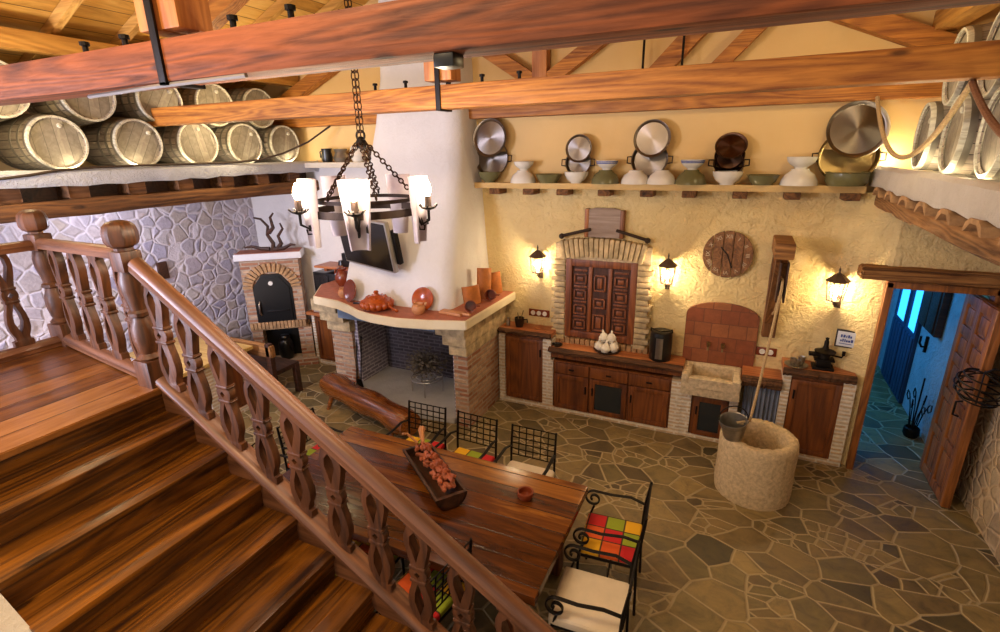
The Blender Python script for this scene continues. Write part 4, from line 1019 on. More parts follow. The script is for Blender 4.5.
# wall lanterns
def lantern(loc, rz, label):
    t = thing('wall_lantern', label, 'wall lantern', loc, rz, 'lit wall lanterns')   # local -y points into the room
    y = -.14
    rp = lambda r, z: [(r * math.cos(PI / 6 + k * PI / 3), y + r * math.sin(PI / 6 + k * PI / 3), z) for k in range(6)]
    MB().loft([rp(.12, .1), rp(.115, .11), rp(.05, .165), rp(.02, .185)]).lathe([(.014, .18), (.008, .2), (.012, .22), (.004, .25), (0, .26)], (0, y, 0), n=8).build('roof', M['lantern_iron'], t)
    b = MB()
    for p, q_ in zip(rp(.1, .1), rp(.072, -.11)): b.tube([p, q_], .006, 5)
    for r_, z in ((.1, .098), (.073, -.11)):
        c = rp(r_, z); b.tube(c, .007, 5, True)
    b.build('cage', M['lantern_iron'], t)
    MB().loft([rp(.097, .095), rp(.07, -.105)], False).build('glass', M['glass'], t, smooth=0)
    MB().loft([rp(.073, -.11), rp(.03, -.13)]).lathe([(.012, -.16), (.016, -.15), (.01, -.13)], (0, y, 0), n=8).build('base', M['lantern_iron'], t)
    MB().tube([(0, y, -.13), (0, y + .03, -.18), (0, y + .09, -.2), (0, -.02, -.17), (0, -.01, -.12)], .01, 6).bx(-.03, .03, -.014, 0, -.22, -.08, .006).tube(spiral((y + .07, -.165), .03, .008, 0, 1.3, 18, lambda a, c: (0, a, c)), .006, 5).build('bracket', M['lantern_iron'], t)
    MB().lathe([(.014, -.1), (.014, -.05), (.024, -.03), (.03, 0), (.022, .03), (0, .045)], (0, y, 0), n=12, caps=False).build('bulb', M['bulb'], t)
    t.scale = (.87, .87, .87); c, s_ = math.cos(rz), math.sin(rz)
    light('lantern_light', 'POINT', (loc[0] - s_ * y * .87, loc[1] + c * y * .87, loc[2]), 28, (1, .8, .5), .035)
lantern((-2.06, W, 1.75), 0, 'lit iron wall lantern between the chimney hood and the shutter')
lantern((-.62, W, 1.75), 0, 'lit iron wall lantern between the shutter and the round clock')
lantern((.93, 5.5, 1.73), -.45, 'lit iron wall lantern nearest the open door')

# ------------------------------------------------------------------ long shelf with bowls and pans
shf = thing('plate_shelf', 'long plastered shelf of bowls and pans across the cream back wall', 'shelf', (-.95, 5.45, 2.6))
MB().bx(-2.86, .95, 5.36, W, 2.6, 2.66, .008).jitter(.003, 4).build('board', plaster('ochre_shelf', 'c9a468', 'd8b67a', 2, .4, .02), shf, True)
for x in (-2.55, -2.14, -1.75, -1.3, -.87, -.47, -.02, .41, .86):
    MB().bx(x - .07, x + .06, 5.34, W, 2.535, 2.6, .012).build('corbel', M['old_beam'], shf, True)
SZ = 2.661; SY = 5.41
def bowl_proto(name, prof, mat, label, group):
    o = MB().lathe(prof, n=32, caps=False).build(name, M[mat]); tag(o, label, 'bowl', group); return o
UP = [(.0, .006), (.05, .0), (.054, .012), (.085, .036), (.103, .07), (.108, .1), (.102, .1), (.094, .07), (.075, .042), (.045, .018), (0, .016)]
WIDE = [(.0, .006), (.075, .0), (.1, .03), (.12, .075), (.13, .08), (.115, .08), (.09, .035), (0, .02)]
SM = [(.0, .006), (.036, .0), (.04, .012), (.07, .032), (.086, .05), (.095, .08), (.089, .08), (.08, .052), (.03, .018), (0, .016)]
CYL = [(.0, .005), (.12, .0), (.14, .03), (.14, .09), (.148, .098), (.132, .098), (.13, .03), (0, .015)]
BG = 'bowls on the long shelf'
def put(x, prof, mat, label, inv=False, z=SZ, y=SY, s=1.0):
    s *= 1.17; o = bowl_proto('bowl', prof, mat, label, BG); h = max(p[1] for p in prof)
    o.location = (x, y, z + (h * s if inv else 0)); o.scale = (s, s, s)
    if inv: o.rotation_euler = (PI, 0, 0)
    return o
put(-2.64, UP, 'olive_glaze', 'small olive bowl under the first big pan beside the hood')
put(-2.23, UP, 'white_glaze', 'upturned white bowl carrying a small bowl, nearest the hood', True, s=1.12)
put(-2.22, SM, 'white_glaze', 'small white bowl standing on the upturned white bowl near the hood', z=SZ + .131)
put(-1.93, WIDE, 'olive_glaze', 'wide olive bowl between the first two pan stacks')
put(-1.62, UP, 'white_glaze', 'white bowl under the smallest steel pan')
put(-1.31, UP, 'olive_glaze', 'upturned olive bowl right of the smallest steel pan', True, s=1.15)
b2 = put(-1.3, SM, 'white_glaze', 'white blue-banded bowl on the olive bowl right of the smallest pan', z=SZ + .134)
put(-1.005, UP, 'white_glaze', 'upturned white bowl at the left of the pair under the bright pan', True, s=1.12)
put(-.75, UP, 'white_glaze', 'upturned white bowl at the right of the pair under the bright pan', True, s=1.12)
put(-.475, UP, 'olive_glaze', 'upturned olive bowl left of the brown-topped pot', True, s=1.15)
b3 = put(-.47, SM, 'white_glaze', 'white blue-banded bowl on the olive bowl left of the brown-topped pot', z=SZ + .134)
for o in (b2, b3):
    for z, r in ((.058, .089), (.07, .093)):
        MB().lathe([(r, z - .004), (r + .0015, z), (r + .002, z + .004)], n=32, caps=False).build('blue_band', M['sign_blue'], o)
put(-.15, UP, 'white_glaze', 'white bowl under the brown-topped pot', s=1.05, y=5.38)
put(.15, WIDE, 'olive_glaze', 'wide olive bowl right of the brown-topped pot', s=.95)
put(.44, UP, 'white_glaze', 'upturned white bowl at the right end carrying a white bowl', True, s=1.2)
put(.44, SM, 'white_glaze', 'white bowl on the upturned bowl near the right end', z=SZ + .14, s=1.1)
put(.8, CYL, 'olive_glaze', 'broad olive dish under the largest pan at the right end')
def pan(label, loc, r, tilt, mat='steel', depth=.05, handles=True, yaw=0, group='pans on the long shelf', name='pan', cat='pan'):
    t = thing(name, label, cat, loc, 0, group); t.rotation_euler = (PI / 2 - tilt, 0, yaw)   # local +z faces the room
    MB().lathe([(0, -depth), (r * .9, -depth), (r * .95, -depth + .01), (r, 0), (r + .006, .003), (r + .004, .006), (r - .004, .003), (r * .93, -depth + .012), (r * .88, -depth + .004), (0, -depth + .004)], n=48, caps=False).build('body', M[mat], t)
    if handles:
        for s_ in (-1, 1):
            MB().tube([(s_ * (r - .005), .035, -.012), (s_ * (r + .045), .03, -.004), (s_ * (r + .045), -.03, -.004), (s_ * (r - .005), -.035, -.012)], .007, 6).build('handle', M['iron_brown'], t)
    return t
PY = 5.44
PF = dict(depth=.014, handles=False, name='steel_platter', cat='platter')
pan('dull steel pan with two handles leaning behind the olive bowl beside the hood', (-2.65, 5.49, 2.92), .2, .18)
pan('round steel platter leaning above the first pan beside the hood', (-2.63, 5.41, 3.14), .2, .12, **PF)
pan('small steel pan with two handles behind the white bowl', (-1.63, 5.49, 2.87), .135, .18)
pan('small round steel platter leaning above the small pan', (-1.61, 5.43, 3.01), .136, .12, **PF)
pan('steel pan with two handles behind the pair of upturned white bowls', (-.89, 5.48, 2.89), .175, .18)
pan('bright round steel platter leaning above the pan over the two white bowls', (-.87, 5.42, 3.09), .172, .12, **PF)
pan('dark steel pot with two handles lying tilted under the brown platter', (-.155, 5.44, 2.86), .13, .6, 'steel_brown', depth=.12)
pan('dark inner pan between the pot and the brown platter', (-.155, 5.47, 2.92), .128, .3, 'steel_brown', depth=.03, handles=False)
pan('brown tinted round platter at the top of the small dark pot', (-.15, 5.43, 3.01), .135, .6, 'steel_brown', **PF)
pan('largest brassy pan with two handles at the right end of the shelf', (.79, 5.46, 2.9), .225, .2, 'brass_pan', depth=.08)
pan('largest round steel platter at the right end of the shelf', (.81, 5.39, 3.12), .225, .18, yaw=.1, **PF)

# ------------------------------------------------------------------ small things on the worktops
CZ = .971
t = thing('black_mortar', 'small black cup of utensils on the tall worktop by the fireplace', 'cup', (-2.28, 5.4, CZ))
MB().lathe([(0, .005), (.045, 0), (.055, .05), (.06, .11), (.052, .11), (.045, .02), (0, .015)], caps=False).build('body', M['black'], t)
MB().tube([(.055, 0, .09), (.1, 0, .1), (.105, 0, .06)], .008).build('handle', M['black'], t)
for k, (a, l) in enumerate(((.5, .2), (2.4, .16))): MB().tube([(0, 0, .03), (.05 * math.cos(a), .05 * math.sin(a), l)], .006, 6).build('utensil', M['brass_pan'], t)
lathe_thing('glass_shaker', 'small clear shaker on the tall worktop by the fireplace', 'shaker', (-2.42, 5.38, CZ), [(0, .004), (.025, 0), (.028, .05), (.016, .08), (.018, .1), (0, .105)], 'steel_plain')
o = MB().tube([(-.08, .03, .008), (0, 0, .012), (.08, -.03, .008)], lambda q: .01 if q < .5 else .006, 6).build('knife', M['counter_wood']); o.location = (-1.99, 5.36, CZ)
tag(o, 'wooden-handled knife lying on the tall worktop by the fireplace', 'knife')
kt = thing('black_coffee_urn', 'round black and steel urn at the right of the long worktop', 'coffee urn', (-.62, 5.38, .821)); kt.scale = (1.1, 1.1, 1.15)
MB().lathe([(0, .002), (.1, 0), (.105, .02), (.105, .24), (.1, .27), (.09, .28), (0, .285)], n=36, caps=False).build('body', M['black'], kt)
b = MB()
for k in range(5): 
    a0 = -PI / 2 - .3 + k * .12
    b.box((.105 * math.cos(a0 + .06), .105 * math.sin(a0 + .06), .13), (.008, .014, .2), RZ(a0 + .06))
b.build('steel_panel', M['steel_plain'], kt)
MB().tube([(.1, 0, .27), (.1, -.02, .3), (0, -.1, .3), (-.1, -.02, .3), (-.1, 0, .27)], .008, 6).build('handle', M['black'], kt)
tg = thing('ashtray', 'small dark dish at the left end of the long worktop', 'dish', (-1.77, 5.33, .821))
MB().lathe([(0, .004), (.05, 0), (.06, .02), (.054, .022), (.046, .008), (0, .008)], caps=False).build('dish', M['black'], tg)
tr = tag(MB().lathe([(0, .0), (.14, 0), (.155, .018), (.148, .02), (.138, .008), (0, .006)], caps=False).build('garlic_tray', M['dark_wood']), 'shallow dark tray under the white garlic on the long worktop', 'tray'); tr.location = (-1.2, 5.4, .821)
first = None
for k, (x, y, z, nm) in enumerate(((-1.06, 5.38, .055, 'left front'), (-.98, 5.33, .052, 'middle front'), (-.9, 5.38, .055, 'right front'), (-1.02, 5.46, .055, 'back left'), (-.92, 5.47, .055, 'back right'), (-1.02, 5.41, .14, 'upper left'), (-.94, 5.42, .14, 'upper right'))):
    if first is None: first = o = MB().lathe([(0, -.045), (.03, -.043), (.05, -.015), (.048, .012), (.028, .036), (.012, .048), (.009, .075), (0, .08)], n=14, caps=False).build('garlic_bulb', M['garlic'])
    else: o = first.copy(); COL.objects.link(o)
    o.location = (x - .22, y - .02, .821 + z * 1.1); o.scale = (1.15, 1.15, 1.15); o.rotation_euler = (rnd.uniform(-.3, .3), rnd.uniform(-.3, .3), k)
    tag(o, '%s white garlic bulb of the heap on the long worktop' % nm, 'garlic', 'heap of garlic bulbs')
gr = thing('coffee_grinder', 'black antique cast iron grinder on the worktop beside the door', 'coffee grinder', (.88, 5.38, .961))
MB().bx(-.09, .09, -.07, .07, 0, .025, .006).bx(-.06, .06, -.05, .05, .025, .09, .008).bx(-.085, .085, -.065, .065, .09, .105, .004).build('base', M['iron'], gr)
MB().lathe([(.05, .105), (.05, .15), (.085, .16), (.09, .175), (.06, .185), (.03, .2), (.02, .23), (.02, .27), (.012, .29), (.018, .305), (0, .315)], n=16).build('hopper', M['iron'], gr)
MB().tube([(.06, 0, .14), (.14, 0, .13), (.15, 0, .16)], .009, 6).lathe([(.014, 0), (.016, .04), (0, .042)], (.15, 0, .15), n=8).build('crank', M['iron'], gr)
MB().bx(-.13, -.05, -.03, .03, .12, .15, .005).build('drawer', M['iron'], gr)
ty = thing('tea_tray', 'round tray of small metal cups left of the black grinder', 'tray', (.66, 5.36, .961))
MB().lathe([(0, .004), (.09, 0), (.105, .014), (.1, .016), (.088, .008), (0, .008)], caps=False).build('tray', M['zinc'], ty)
for k, (x, y) in enumerate(((-.03, 0), (.04, .02), (.0, -.04))):
    o = MB().lathe([(0, .004), (.02, 0), (.03, .03), (.032, .06 + .02 * (k == 1)), (.026, .06), (.02, .01), (0, .01)], n=16, caps=False).build('metal_cup', M['steel_plain']); o.location = (.66 + x, 5.36 + y, .97)
    tag(o, ('small metal cup at the left of the round tray', 'taller metal cup at the back of the round tray', 'small metal cup at the front of the round tray')[k], 'cup', 'metal cups on the tray')

# ------------------------------------------------------------------ pulley bracket, rope, bucket, well
pb = thing('pulley_bracket', 'heavy wooden wall bracket with pulley above the well', 'bracket', (.38, W, 1.2))
MB().bx(.33, .45, W - .1, W, 1.18, 2.1, .015).jitter(.006, 8, 2).build('wall_post', M['post_dark'], pb, True)
MB().bx(.31, .47, 5.02, W, 2.05, 2.19, .015).build('arm', M['lintel_wood'], pb, True)
MB().loft([[(x, y, z) for x, y, z in ((.34, W - .1, 1.32), (.44, W - .1, 1.32), (.44, W - .1, 1.46), (.34, W - .1, 1.46))], [(.34, 5.12, 2.0), (.44, 5.12, 2.0), (.44, 5.2, 2.06), (.34, 5.2, 2.06)]]).build('brace', M['post_dark'], pb, True)
pu = MB().bx(.37, .385, 5.02, 5.14, 1.66, 2.02, .005).bx(.43, .445, 5.02, 5.14, 1.66, 2.02, .005).build('pulley_block', M['dark_wood'], pb, True)
MB().lathe([(.0, -.018), (.075, -.018), (.06, 0), (.075, .018), (0, .018)], (.407, 5.08, 1.78), RY(PI / 2), 20).build('sheave', M['iron_brown'], pu, True)
wl = thing('stone_well', 'round limestone well head standing on the flagstone floor', 'well', (.375, 4.56, 0))
prof = [(k * .86, z) for k, z in [(.36, 0), (.372, .1), (.365, .3), (.37, .5), (.362, .55), (.34, .57), (.28, .57), (.262, .55), (.258, .3), (.255, .06), (0, .05)]]
b = MB().lathe(prof, n=72, caps=False); rr = random.Random(2)
for v in b.b.verts:
    k = 1 + rr.uniform(-.012, .012); v.co.x *= k; v.co.y *= k; v.co.z += rr.uniform(-.006, .006) if v.co.z > .01 else 0
b.build('curb', M['well_stone'], wl, smooth=60)
MB().lathe([(.2, .062), (0, .063)], n=40, caps=False).build('dark_cover', M['black'], wl)
bk = thing('zinc_bucket', 'grey zinc bucket hanging on the rope at the rim of the well', 'bucket', (.165, 4.42, .572)); bk.rotation_euler = (.12, -.12, .2); bk.scale = (.87, .87, .87)
MB().lathe([(0, .004), (.085, 0), (.09, .01), (.132, .2), (.138, .205), (.136, .212), (.128, .205), (.086, .015), (0, .014)], n=32, caps=False).build('pail', M['zinc'], bk)
b = MB()
for z, r in ((.03, .0955), (.16, .126)): b.lathe([(r, z - .008), (r + .003, z), (r + .002, z + .008)], n=32, caps=False)
b.build('hoop', M['zinc'], bk)
MB().tube([(.135 * math.cos(a), 0, .2 + .02 + .15 * math.sin(a)) if 0 < k < 12 else (.135 * math.cos(a), 0, .19) for k, a in enumerate([PI * q / 12 for q in range(13)])], .006, 6).build('bail', M['iron'], bk)
b = MB(); top = Vector((.407, 5.0, 1.8)); bot = Vector((.28, 4.47, .73))
pts = [bot + (top - bot) * (k / 14) + Vector((0, 0, -.06 * math.sin(PI * k / 14))) for k in range(15)] + [Vector((.407, 5.02, 1.845)), Vector((.407, 5.08, 1.862)), Vector((.407, 5.14, 1.84)), Vector((.407, 5.155, 1.7)), Vector((.405, 5.3, 1.5)), Vector((.39, 5.44, 1.42))]
b.tube([bot + Vector((-.05, -.02, -.03)), bot + Vector((-.1, -.04, -.02))] + [bot] + pts[1:], .012, 8); tag(b.build('well_rope', M['rope']), 'pale rope running from the pulley down to the zinc bucket', 'rope')

# ------------------------------------------------------------------ ropes and cables above
def sag(p, q, s, n=18):
    p, q = Vector(p), Vector(q); return [p + (q - p) * (k / n) + Vector((0, 0, -4 * s * (k / n) * (1 - k / n))) for k in range(n + 1)]
b = MB().tube(sag((.9, 5.36, 3.36), (1.0, 3.6, 3.3), .42, 24), .016, 8)
tag(b.build('hanging_rope', M['rope']), 'pale rope looping between the two far tie beams at the right', 'rope')
b = MB().tube(sag((1.0, 3.62, 3.3), (1.0, 1.5, 3.3), .35, 24), .016, 8)
tag(b.build('hanging_rope', M['rope_brown']), 'brown rope hanging from the middle tie beam toward the right edge', 'rope')
b = MB().tube([(-5.29, 1.0, 2.86), (-5.285, 2.1, 2.86), (-5.285, 2.3, 2.88), (-5.29, 2.5, 2.91), (-5.29, 2.8, 2.925), (-5.295, 3.3, 2.928), (-5.295, 4.2, 2.93), (-5.25, 4.55, 2.95), (-5.18, 4.85, 3.02), (-5.05, 5.15, 3.15), (-4.85, 5.36, 3.34)], .012, 6)
tag(b.build('loft_cable', M['cable']), 'dark cable along the edge of the left ledge rising to the far beam', 'cable')
lt = thing('conduit', 'thin white conduit under the nearest reddish beam', 'conduit', (-2.2, 1.45, 3.27))
MB().tube([(-2.75, 1.5, 3.268), (-2.2, 1.47, 3.275), (-1.7, 1.47, 3.28)], .009, 6).build('pipe', M['silver'], lt, True)
b = MB().bx(-.9, -.83, 1.47, 1.54, 3.245, 3.285, .006); tag(b.build('sensor_box', M['black']), 'small black box fixed under the nearest reddish beam', 'sensor')
for x, lab in ((-5.2, 'left'), (.92, 'right')):
    y0, y1 = (1.6, 5.4) if x < 0 else (2.6, 5.3)
    b = MB().bx(x - .02 if x < 0 else x + .08, x if x < 0 else x + .1, y0, y1, (2.881 if x < 0 else 2.791), (2.893 if x < 0 else 2.803), .003)
    b.b.verts.ensure_lookup_table()
    o = b.build('led_strip', M['led']); o.location = (-.12 if x < 0 else .03, 0, 0)
    tag(o, 'thin warm light strip lying at the foot of the %s row of barrels' % lab, 'light strip')

# ------------------------------------------------------------------ chandelier
ch = thing('chandelier', 'round iron chandelier with horn shades hung on chains over the table', 'chandelier', (-2.045, 2.5, 2.68))
b = MB()
for r0, z0, z1 in ((.335, -.03, .015), (.3, .05, .072)):
    b.lathe([(r0 - .008, z0), (r0, z0), (r0, z1), (r0 - .008, z1), (r0 - .008, z0)], n=48, caps=False)
b.build('ring', M['iron_brown'], ch)
def chain(a, b_, n, r=.012, w=.004):
    a, b_ = Vector(a), Vector(b_); d = (b_ - a); L = d.length / n; q = d.to_track_quat('Z', 'Y').to_matrix(); mb = MB()
    for k in range(n):
        c = a + d * ((k + .5) / n); rot = q @ RZ(PI / 2 * (k % 2))
        mb.tube([c + rot @ Vector((r * math.cos(t * PI / 5), 0, L * .62 * math.sin(t * PI / 5))) for t in range(10)], w, 4, True)
    return mb
for k, dx in enumerate((-.012, .014)):
    chain((dx, 0, .42), (dx, .0, 1.5), 26, .014, .0045).build('hanging_chain', M['chain'], ch)
MB().lathe([(0, .36), (.03, .37), (.035, .4), (.02, .43), (0, .44)], n=12).tube([(.03 * math.cos(t * PI / 8), 0, .44 + .03 * math.sin(t * PI / 8)) for t in range(16)], .007, 6, True).build('hub', M['iron'], ch)
ch.scale = (.95, .95, .95)
VA = math.atan2(-2.5, 2.07)         # toward the viewer
for k, off in enumerate((-.17, 1.03, 2.5, 3.72, 5.08)):
    a = VA + off; c, s_ = math.cos(a), math.sin(a)
    chain((.03 * c, .03 * s_, .4), (.3 * math.cos(a + .35), .3 * math.sin(a + .35), .08), 16, .013, .0045).build('chain', M['chain'], ch)
    R_ = Matrix.Rotation(a, 4, 'Z')
    # shade: tapered half pipe, hollow side outward (local +x)
    rings = []
    for z, hw in ((.2, .1), (.08, .089), (-.05, .077), (-.2, .062)):
        n = 10; o_ = [(.37 - hw * .75 * math.sin(PI * q / n) + hw * .4, hw * math.cos(PI * q / n), z) for q in range(n + 1)]
        i_ = [(.378 - (hw - .01) * .75 * math.sin(PI * q / n) + hw * .4, (hw - .01) * math.cos(PI * q / n), z) for q in range(n + 1)]
        rings.append([R_ @ Vector((p[0] - .03, p[1] * .92, p[2])) for p in o_ + i_[::-1]])
    MB().loft(rings).build('shade', M['shade'], ch, smooth=40)
    P = lambda x, z, y=0: R_ @ Vector((x, y, z))
    arm = MB().tube([P(.33, -.02), P(.37, -.09), P(.42, -.06), P(.42, .0)], .009, 6).lathe([(.012, 0), (.045, .012), (.048, .02), (.012, .022)], P(.42, .0), n=12)
    arm.tube([P(.335, -.03, .05), P(.36, -.1, .05), P(.39, -.09, .05), P(.385, -.06, .05)], .006, 5).tube([P(.335, -.06), P(.355, -.12), P(.385, -.12), P(.39, -.09)], .006, 5)
    for q in range(6): arm.tube([P(.42 + .045 * math.cos(q), .02, .045 * math.sin(q)), P(.42 + .06 * math.cos(q), .035, .06 * math.sin(q))], .005, 4)
    arm.build('candle_arm', M['iron'], ch)
    cd_ = MB().lathe([(.02, .02), (.02, .085), (0, .086)], P(.42, 0), n=12).build('candle_sleeve', M['iron_brown'], ch)
    MB().lathe([(.012, .086), (.024, .115), (.02, .145), (.006, .18), (0, .182)], P(.42, 0), n=12, caps=False).build('bulb', M['bulb'], cd_)
    w_ = Vector((-2.045, 2.5, 2.68)) + P(.445, .135)
    light('chandelier_light', 'POINT', w_, 11, (1, .82, .6), .03)

# ------------------------------------------------------------------ stairs, landing, balustrades
SX, SZ0, RUN, RISE, YS = -3.13, 1.654, .25, .1575, 1.675
Y_IN = .62
st = thing('staircase', 'varnished wooden staircase descending from the landing to the right', 'staircase', (-2, 1.1, 0))
for k in range(1, 11):
    x0 = SX + RUN * (k - 1); z = SZ0 - RISE * k
    ye = YS + .02
    MB().bx(x0 - .01, x0 + RUN + .03, Y_IN, ye, z - .038, z, .008).build('tread', M['stair_y'], st, True)
    MB().bx(x0 - .015, x0 + .012, Y_IN, ye + .015, z - .0, z + RISE - .035, .003).build('riser', M['stair_y'], st, True)
b = MB(); zs = lambda x: 1.70 - .63 * (x + 2.87)
b.prism([(SX + .02, SZ0 - .3), (-.5, max(0.0, SZ0 - .3 - .63 * (-.5 - SX))), (-.5, SZ0 + .04 - .63 * (-.5 - SX)), (SX + .02, SZ0 + .04)], .05, rot=RX(PI / 2), loc=(0, YS + .07, 0)); b.build('stringer', M['rail_wood'], st, True)
ld = thing('stair_landing', 'varnished board landing at the top of the staircase', 'landing', (-3.9, 1.1, 1.65))
MB().prism([(-4.66, -.3), (SX + .025, -.3), (SX + .025, YS + .08), (-3.3, 1.8), (-4.66, 2.0)], .04, loc=(0, 0, SZ0 - .04), bevel=.006).build('boards', M['landing'], ld, True)
b = MB().bx(SX - .02, SX + .01, Y_IN - .3, YS + .06, SZ0 - .19, SZ0 - .038, .004); b.bx(-4.66, SX - .02, 1.6, 1.7, SZ0 - .2, SZ0 - .04); b.build('fascia', M['stair_y'], ld, True)
MB().bx(-4.62, -4.5, 1.8, 1.92, 0, SZ0 - .04, .01).build('support_post', M['old_beam'], ld, True)
MB().bx(-3.3, -3.18, 1.6, 1.72, 0, SZ0 - .04, .01).build('support_post', M['old_beam'], ld, True)
# rough stone parapet on the near side of the stairs
b = MB(); z0 = lambda x: 1.30 - .63 * (x + 2.63)
b.prism([(-2.62, 0), (-.4, 0), (-.4, z0(-.4)), (-2.62, z0(-2.62))], .3, rot=RX(PI / 2), loc=(0, .615, 0)); b.jitter(.012, 5, 4)
struct(b.build('trim_2', M['ledge_plaster']))

def baluster_mesh(h):
    """pierced flat baluster: width profile w(t) and slot half width s(t)"""
    T = [0, .06, .065, .1, .13, .18, .25, .33, .40, .44, .455, .47, .49, .52, .55, .57, .585, .60, .64, .72, .80, .87, .92, .95, .955, 1]
    Wd = [.058, .058, .04, .042, .05, .062, .064, .056, .042, .036, .046, .036, .044, .048, .044, .036, .046, .036, .042, .054, .064, .06, .048, .042, .055, .055]
    Sd = [0, 0, 0, 0, .0, .012, .026, .022, .008, 0, 0, 0, .0, .017, .0, 0, 0, 0, .0, .014, .03, .026, 0, 0, 0, 0]
    b = MB(); th = .026
    for sd in (-1, 1):
        rings = []
        for t, w, s in zip(T, Wd, Sd):
            a, c = sd * s, sd * w
            rings.append([(a, -th, t * h), (c, -th * .75, t * h), (c, th * .75, t * h), (a, th, t * h)])
        b.loft(rings)
    # little carved knots
    for t in (.455, .585): b.box((0, 0, t * h), (.088, .056, .022), None, .008)
    return b
def newel(name, parent, loc, rz=0):
    b = MB()
    b.box((0, 0, .1), (.14, .14, .2), None, .01)
    b.lathe([(.066, .2), (.074, .215), (.05, .24), (.058, .26), (.07, .33), (.068, .4), (.05, .45), (.045, .47), (.06, .48), (.06, .5), (.046, .515), (.05, .55), (.068, .63), (.07, .69), (.058, .74), (.052, .76)], n=12)
    b.box((0, 0, .81), (.12, .12, .12), None, .012)
    b.lathe([(.05, .865), (.048, .885), (.074, .9), (.088, .925), (.09, .97), (.08, 1.01), (.06, 1.03), (.03, 1.04), (0, 1.04)], n=8)
    o = b.build(name, M['baluster_wood'], parent, smooth=30); o.location = loc; o.rotation_euler = (0, 0, rz); return o
def rail_piece(name, parent, p, q, w, h, mat):
    p, q = Vector(p), Vector(q); d = q - p; L = d.length
    ang = math.atan2(d.y, d.x); el = math.asin(d.z / L)
    prof = [(-.5, -.5), (-.5, -.1), (-.56, .0), (-.5, .25), (-.3, .46), (0, .52), (.3, .46), (.5, .25), (.56, 0), (.5, -.1), (.5, -.5)]
    b = MB(); n = 6
    b.loft([[(L * k / n, y * w, z * h) for y, z in prof] for k in range(n + 1)])
    o = b.build(name, mat, parent, smooth=40); o.location = p; o.rotation_euler = (0, -el, ang); return o
YB = YS + .055
hb = thing('stair_balustrade', 'carved brown balustrade sloping down along the staircase', 'balustrade', (0, 0, 0))
rz_ = lambda x: 2.42 - .634 * (x + 3.118)
zs = lambda x: SZ0 + .07 - .63 * (x - SX)
rail_piece('handrail', hb, (-3.12, YB, rz_(-3.12)), (-.2, YB, rz_(-.2)), .078, .085, M['rail_wood'])
rail_piece('bottom_rail', hb, (-3.1, YB, zs(-3.1)), (-.2, YB, zs(-.2)), .11, .055, M['rail_wood'])
N2 = (-3.2, 1.73, SZ0 - .03); N1 = (-4.58, 1.93, SZ0 - .03)
newel('newel_post', hb, N2, .0)
me = None
xs = [-3.01, -2.79, -2.55, -2.3, -2.06, -1.81, -1.55, -1.3, -1.05, -.79, -.54]
for k, x in enumerate(xs):
    zb = zs(x) + .0; hh = rz_(x) - zb - .02
    if me is None:
        o = baluster_mesh(.72).build('baluster', M['baluster_wood'], hb, smooth=30); me = o.data
    else: o = bpy.data.objects.new('baluster', me); COL.objects.link(o); o.parent = hb
    o.location = (x, YB, zb); o.scale = (1.14, 1.1, hh / .72)
lb = thing('landing_balustrade', 'carved brown balustrade between the two newel posts of the landing', 'balustrade', (0, 0, 0))
newel('newel_post', lb, N1, .15)
a = math.atan2(N1[1] - N2[1], N1[0] - N2[0])
rail_piece('handrail', lb, (N1[0] + .05, N1[1] - .01, 2.43), (N2[0] - .05, N2[1] + .01, 2.475), .075, .07, M['rail_wood'])
rail_piece('bottom_rail', lb, (N1[0] + .05, N1[1] - .01, SZ0 + .05), (N2[0] - .05, N2[1] + .01, SZ0 + .05), .09, .07, M['rail_wood'])
for k in range(4):
    f = (k + .72) / 4; o = bpy.data.objects.new('baluster', me); COL.objects.link(o); o.parent = lb
    o.location = (N1[0] + (N2[0] - N1[0]) * f, N1[1] + (N2[1] - N1[1]) * f, SZ0 + .08); o.rotation_euler = (0, 0, a); o.scale = (1.25, 1.2, .98)
sb = thing('side_balustrade', 'carved brown balustrade at the far left end of the landing', 'balustrade', (0, 0, 0))
rail_piece('handrail', sb, (N1[0], N1[1] - .05, 2.42), (N1[0], .4, 2.42), .075, .07, M['rail_wood'])
rail_piece('bottom_rail', sb, (N1[0], N1[1] - .05, SZ0 + .04), (N1[0], .4, SZ0 + .04), .09, .07, M['rail_wood'])
for k in range(5):
    o = bpy.data.objects.new('baluster', me); COL.objects.link(o); o.parent = sb
    o.location = (N1[0], N1[1] - .26 - .27 * k, SZ0 + .07); o.rotation_euler = (0, 0, PI / 2)

# ------------------------------------------------------------------ table and chairs
tb = thing('dining_table', 'long dark varnished plank dining table in front of the stairs', 'table', (-1.86, 2.56, 0))
MB().bx(-2.95, -.775, 2.03, 3.1, .615, .68, .012).build('tabletop', M['table_top'], tb, True)
MB().bx(-2.8, -.93, 2.16, 2.2, .52, .615, .004).bx(-2.8, -.93, 2.93, 2.97, .52, .615, .004).bx(-2.8, -2.76, 2.16, 2.97, .52, .615, .004).bx(-.97, -.93, 2.16, 2.97, .52, .615, .004).build('apron', M['table_wood'], tb, True)
for x in (-2.76, -.97):
    for y in (2.2, 2.93): MB().bx(x - .06, x + .06, y - .06, y + .06, 0, .6, .012).build('leg', M['table_z'], tb, True)
MB().bx(-2.76, -.97, 2.53, 2.6, .12, .2, .008).build('stretcher', M['table_z'], tb, True)
tgh = thing('wooden_trough', 'dark hollowed log trough of dried flowers on the dining table', 'trough', (-1.84, 2.7, .681), math.radians(-37))
n = 12; out = [(.115 * math.cos(PI + PI * k / n), .105 + .105 * math.sin(PI + PI * k / n)) for k in range(n + 1)]; inn = [(.097 * math.cos(PI + PI * k / n), .108 + .088 * math.sin(PI + PI * k / n)) for k in range(n + 1)]
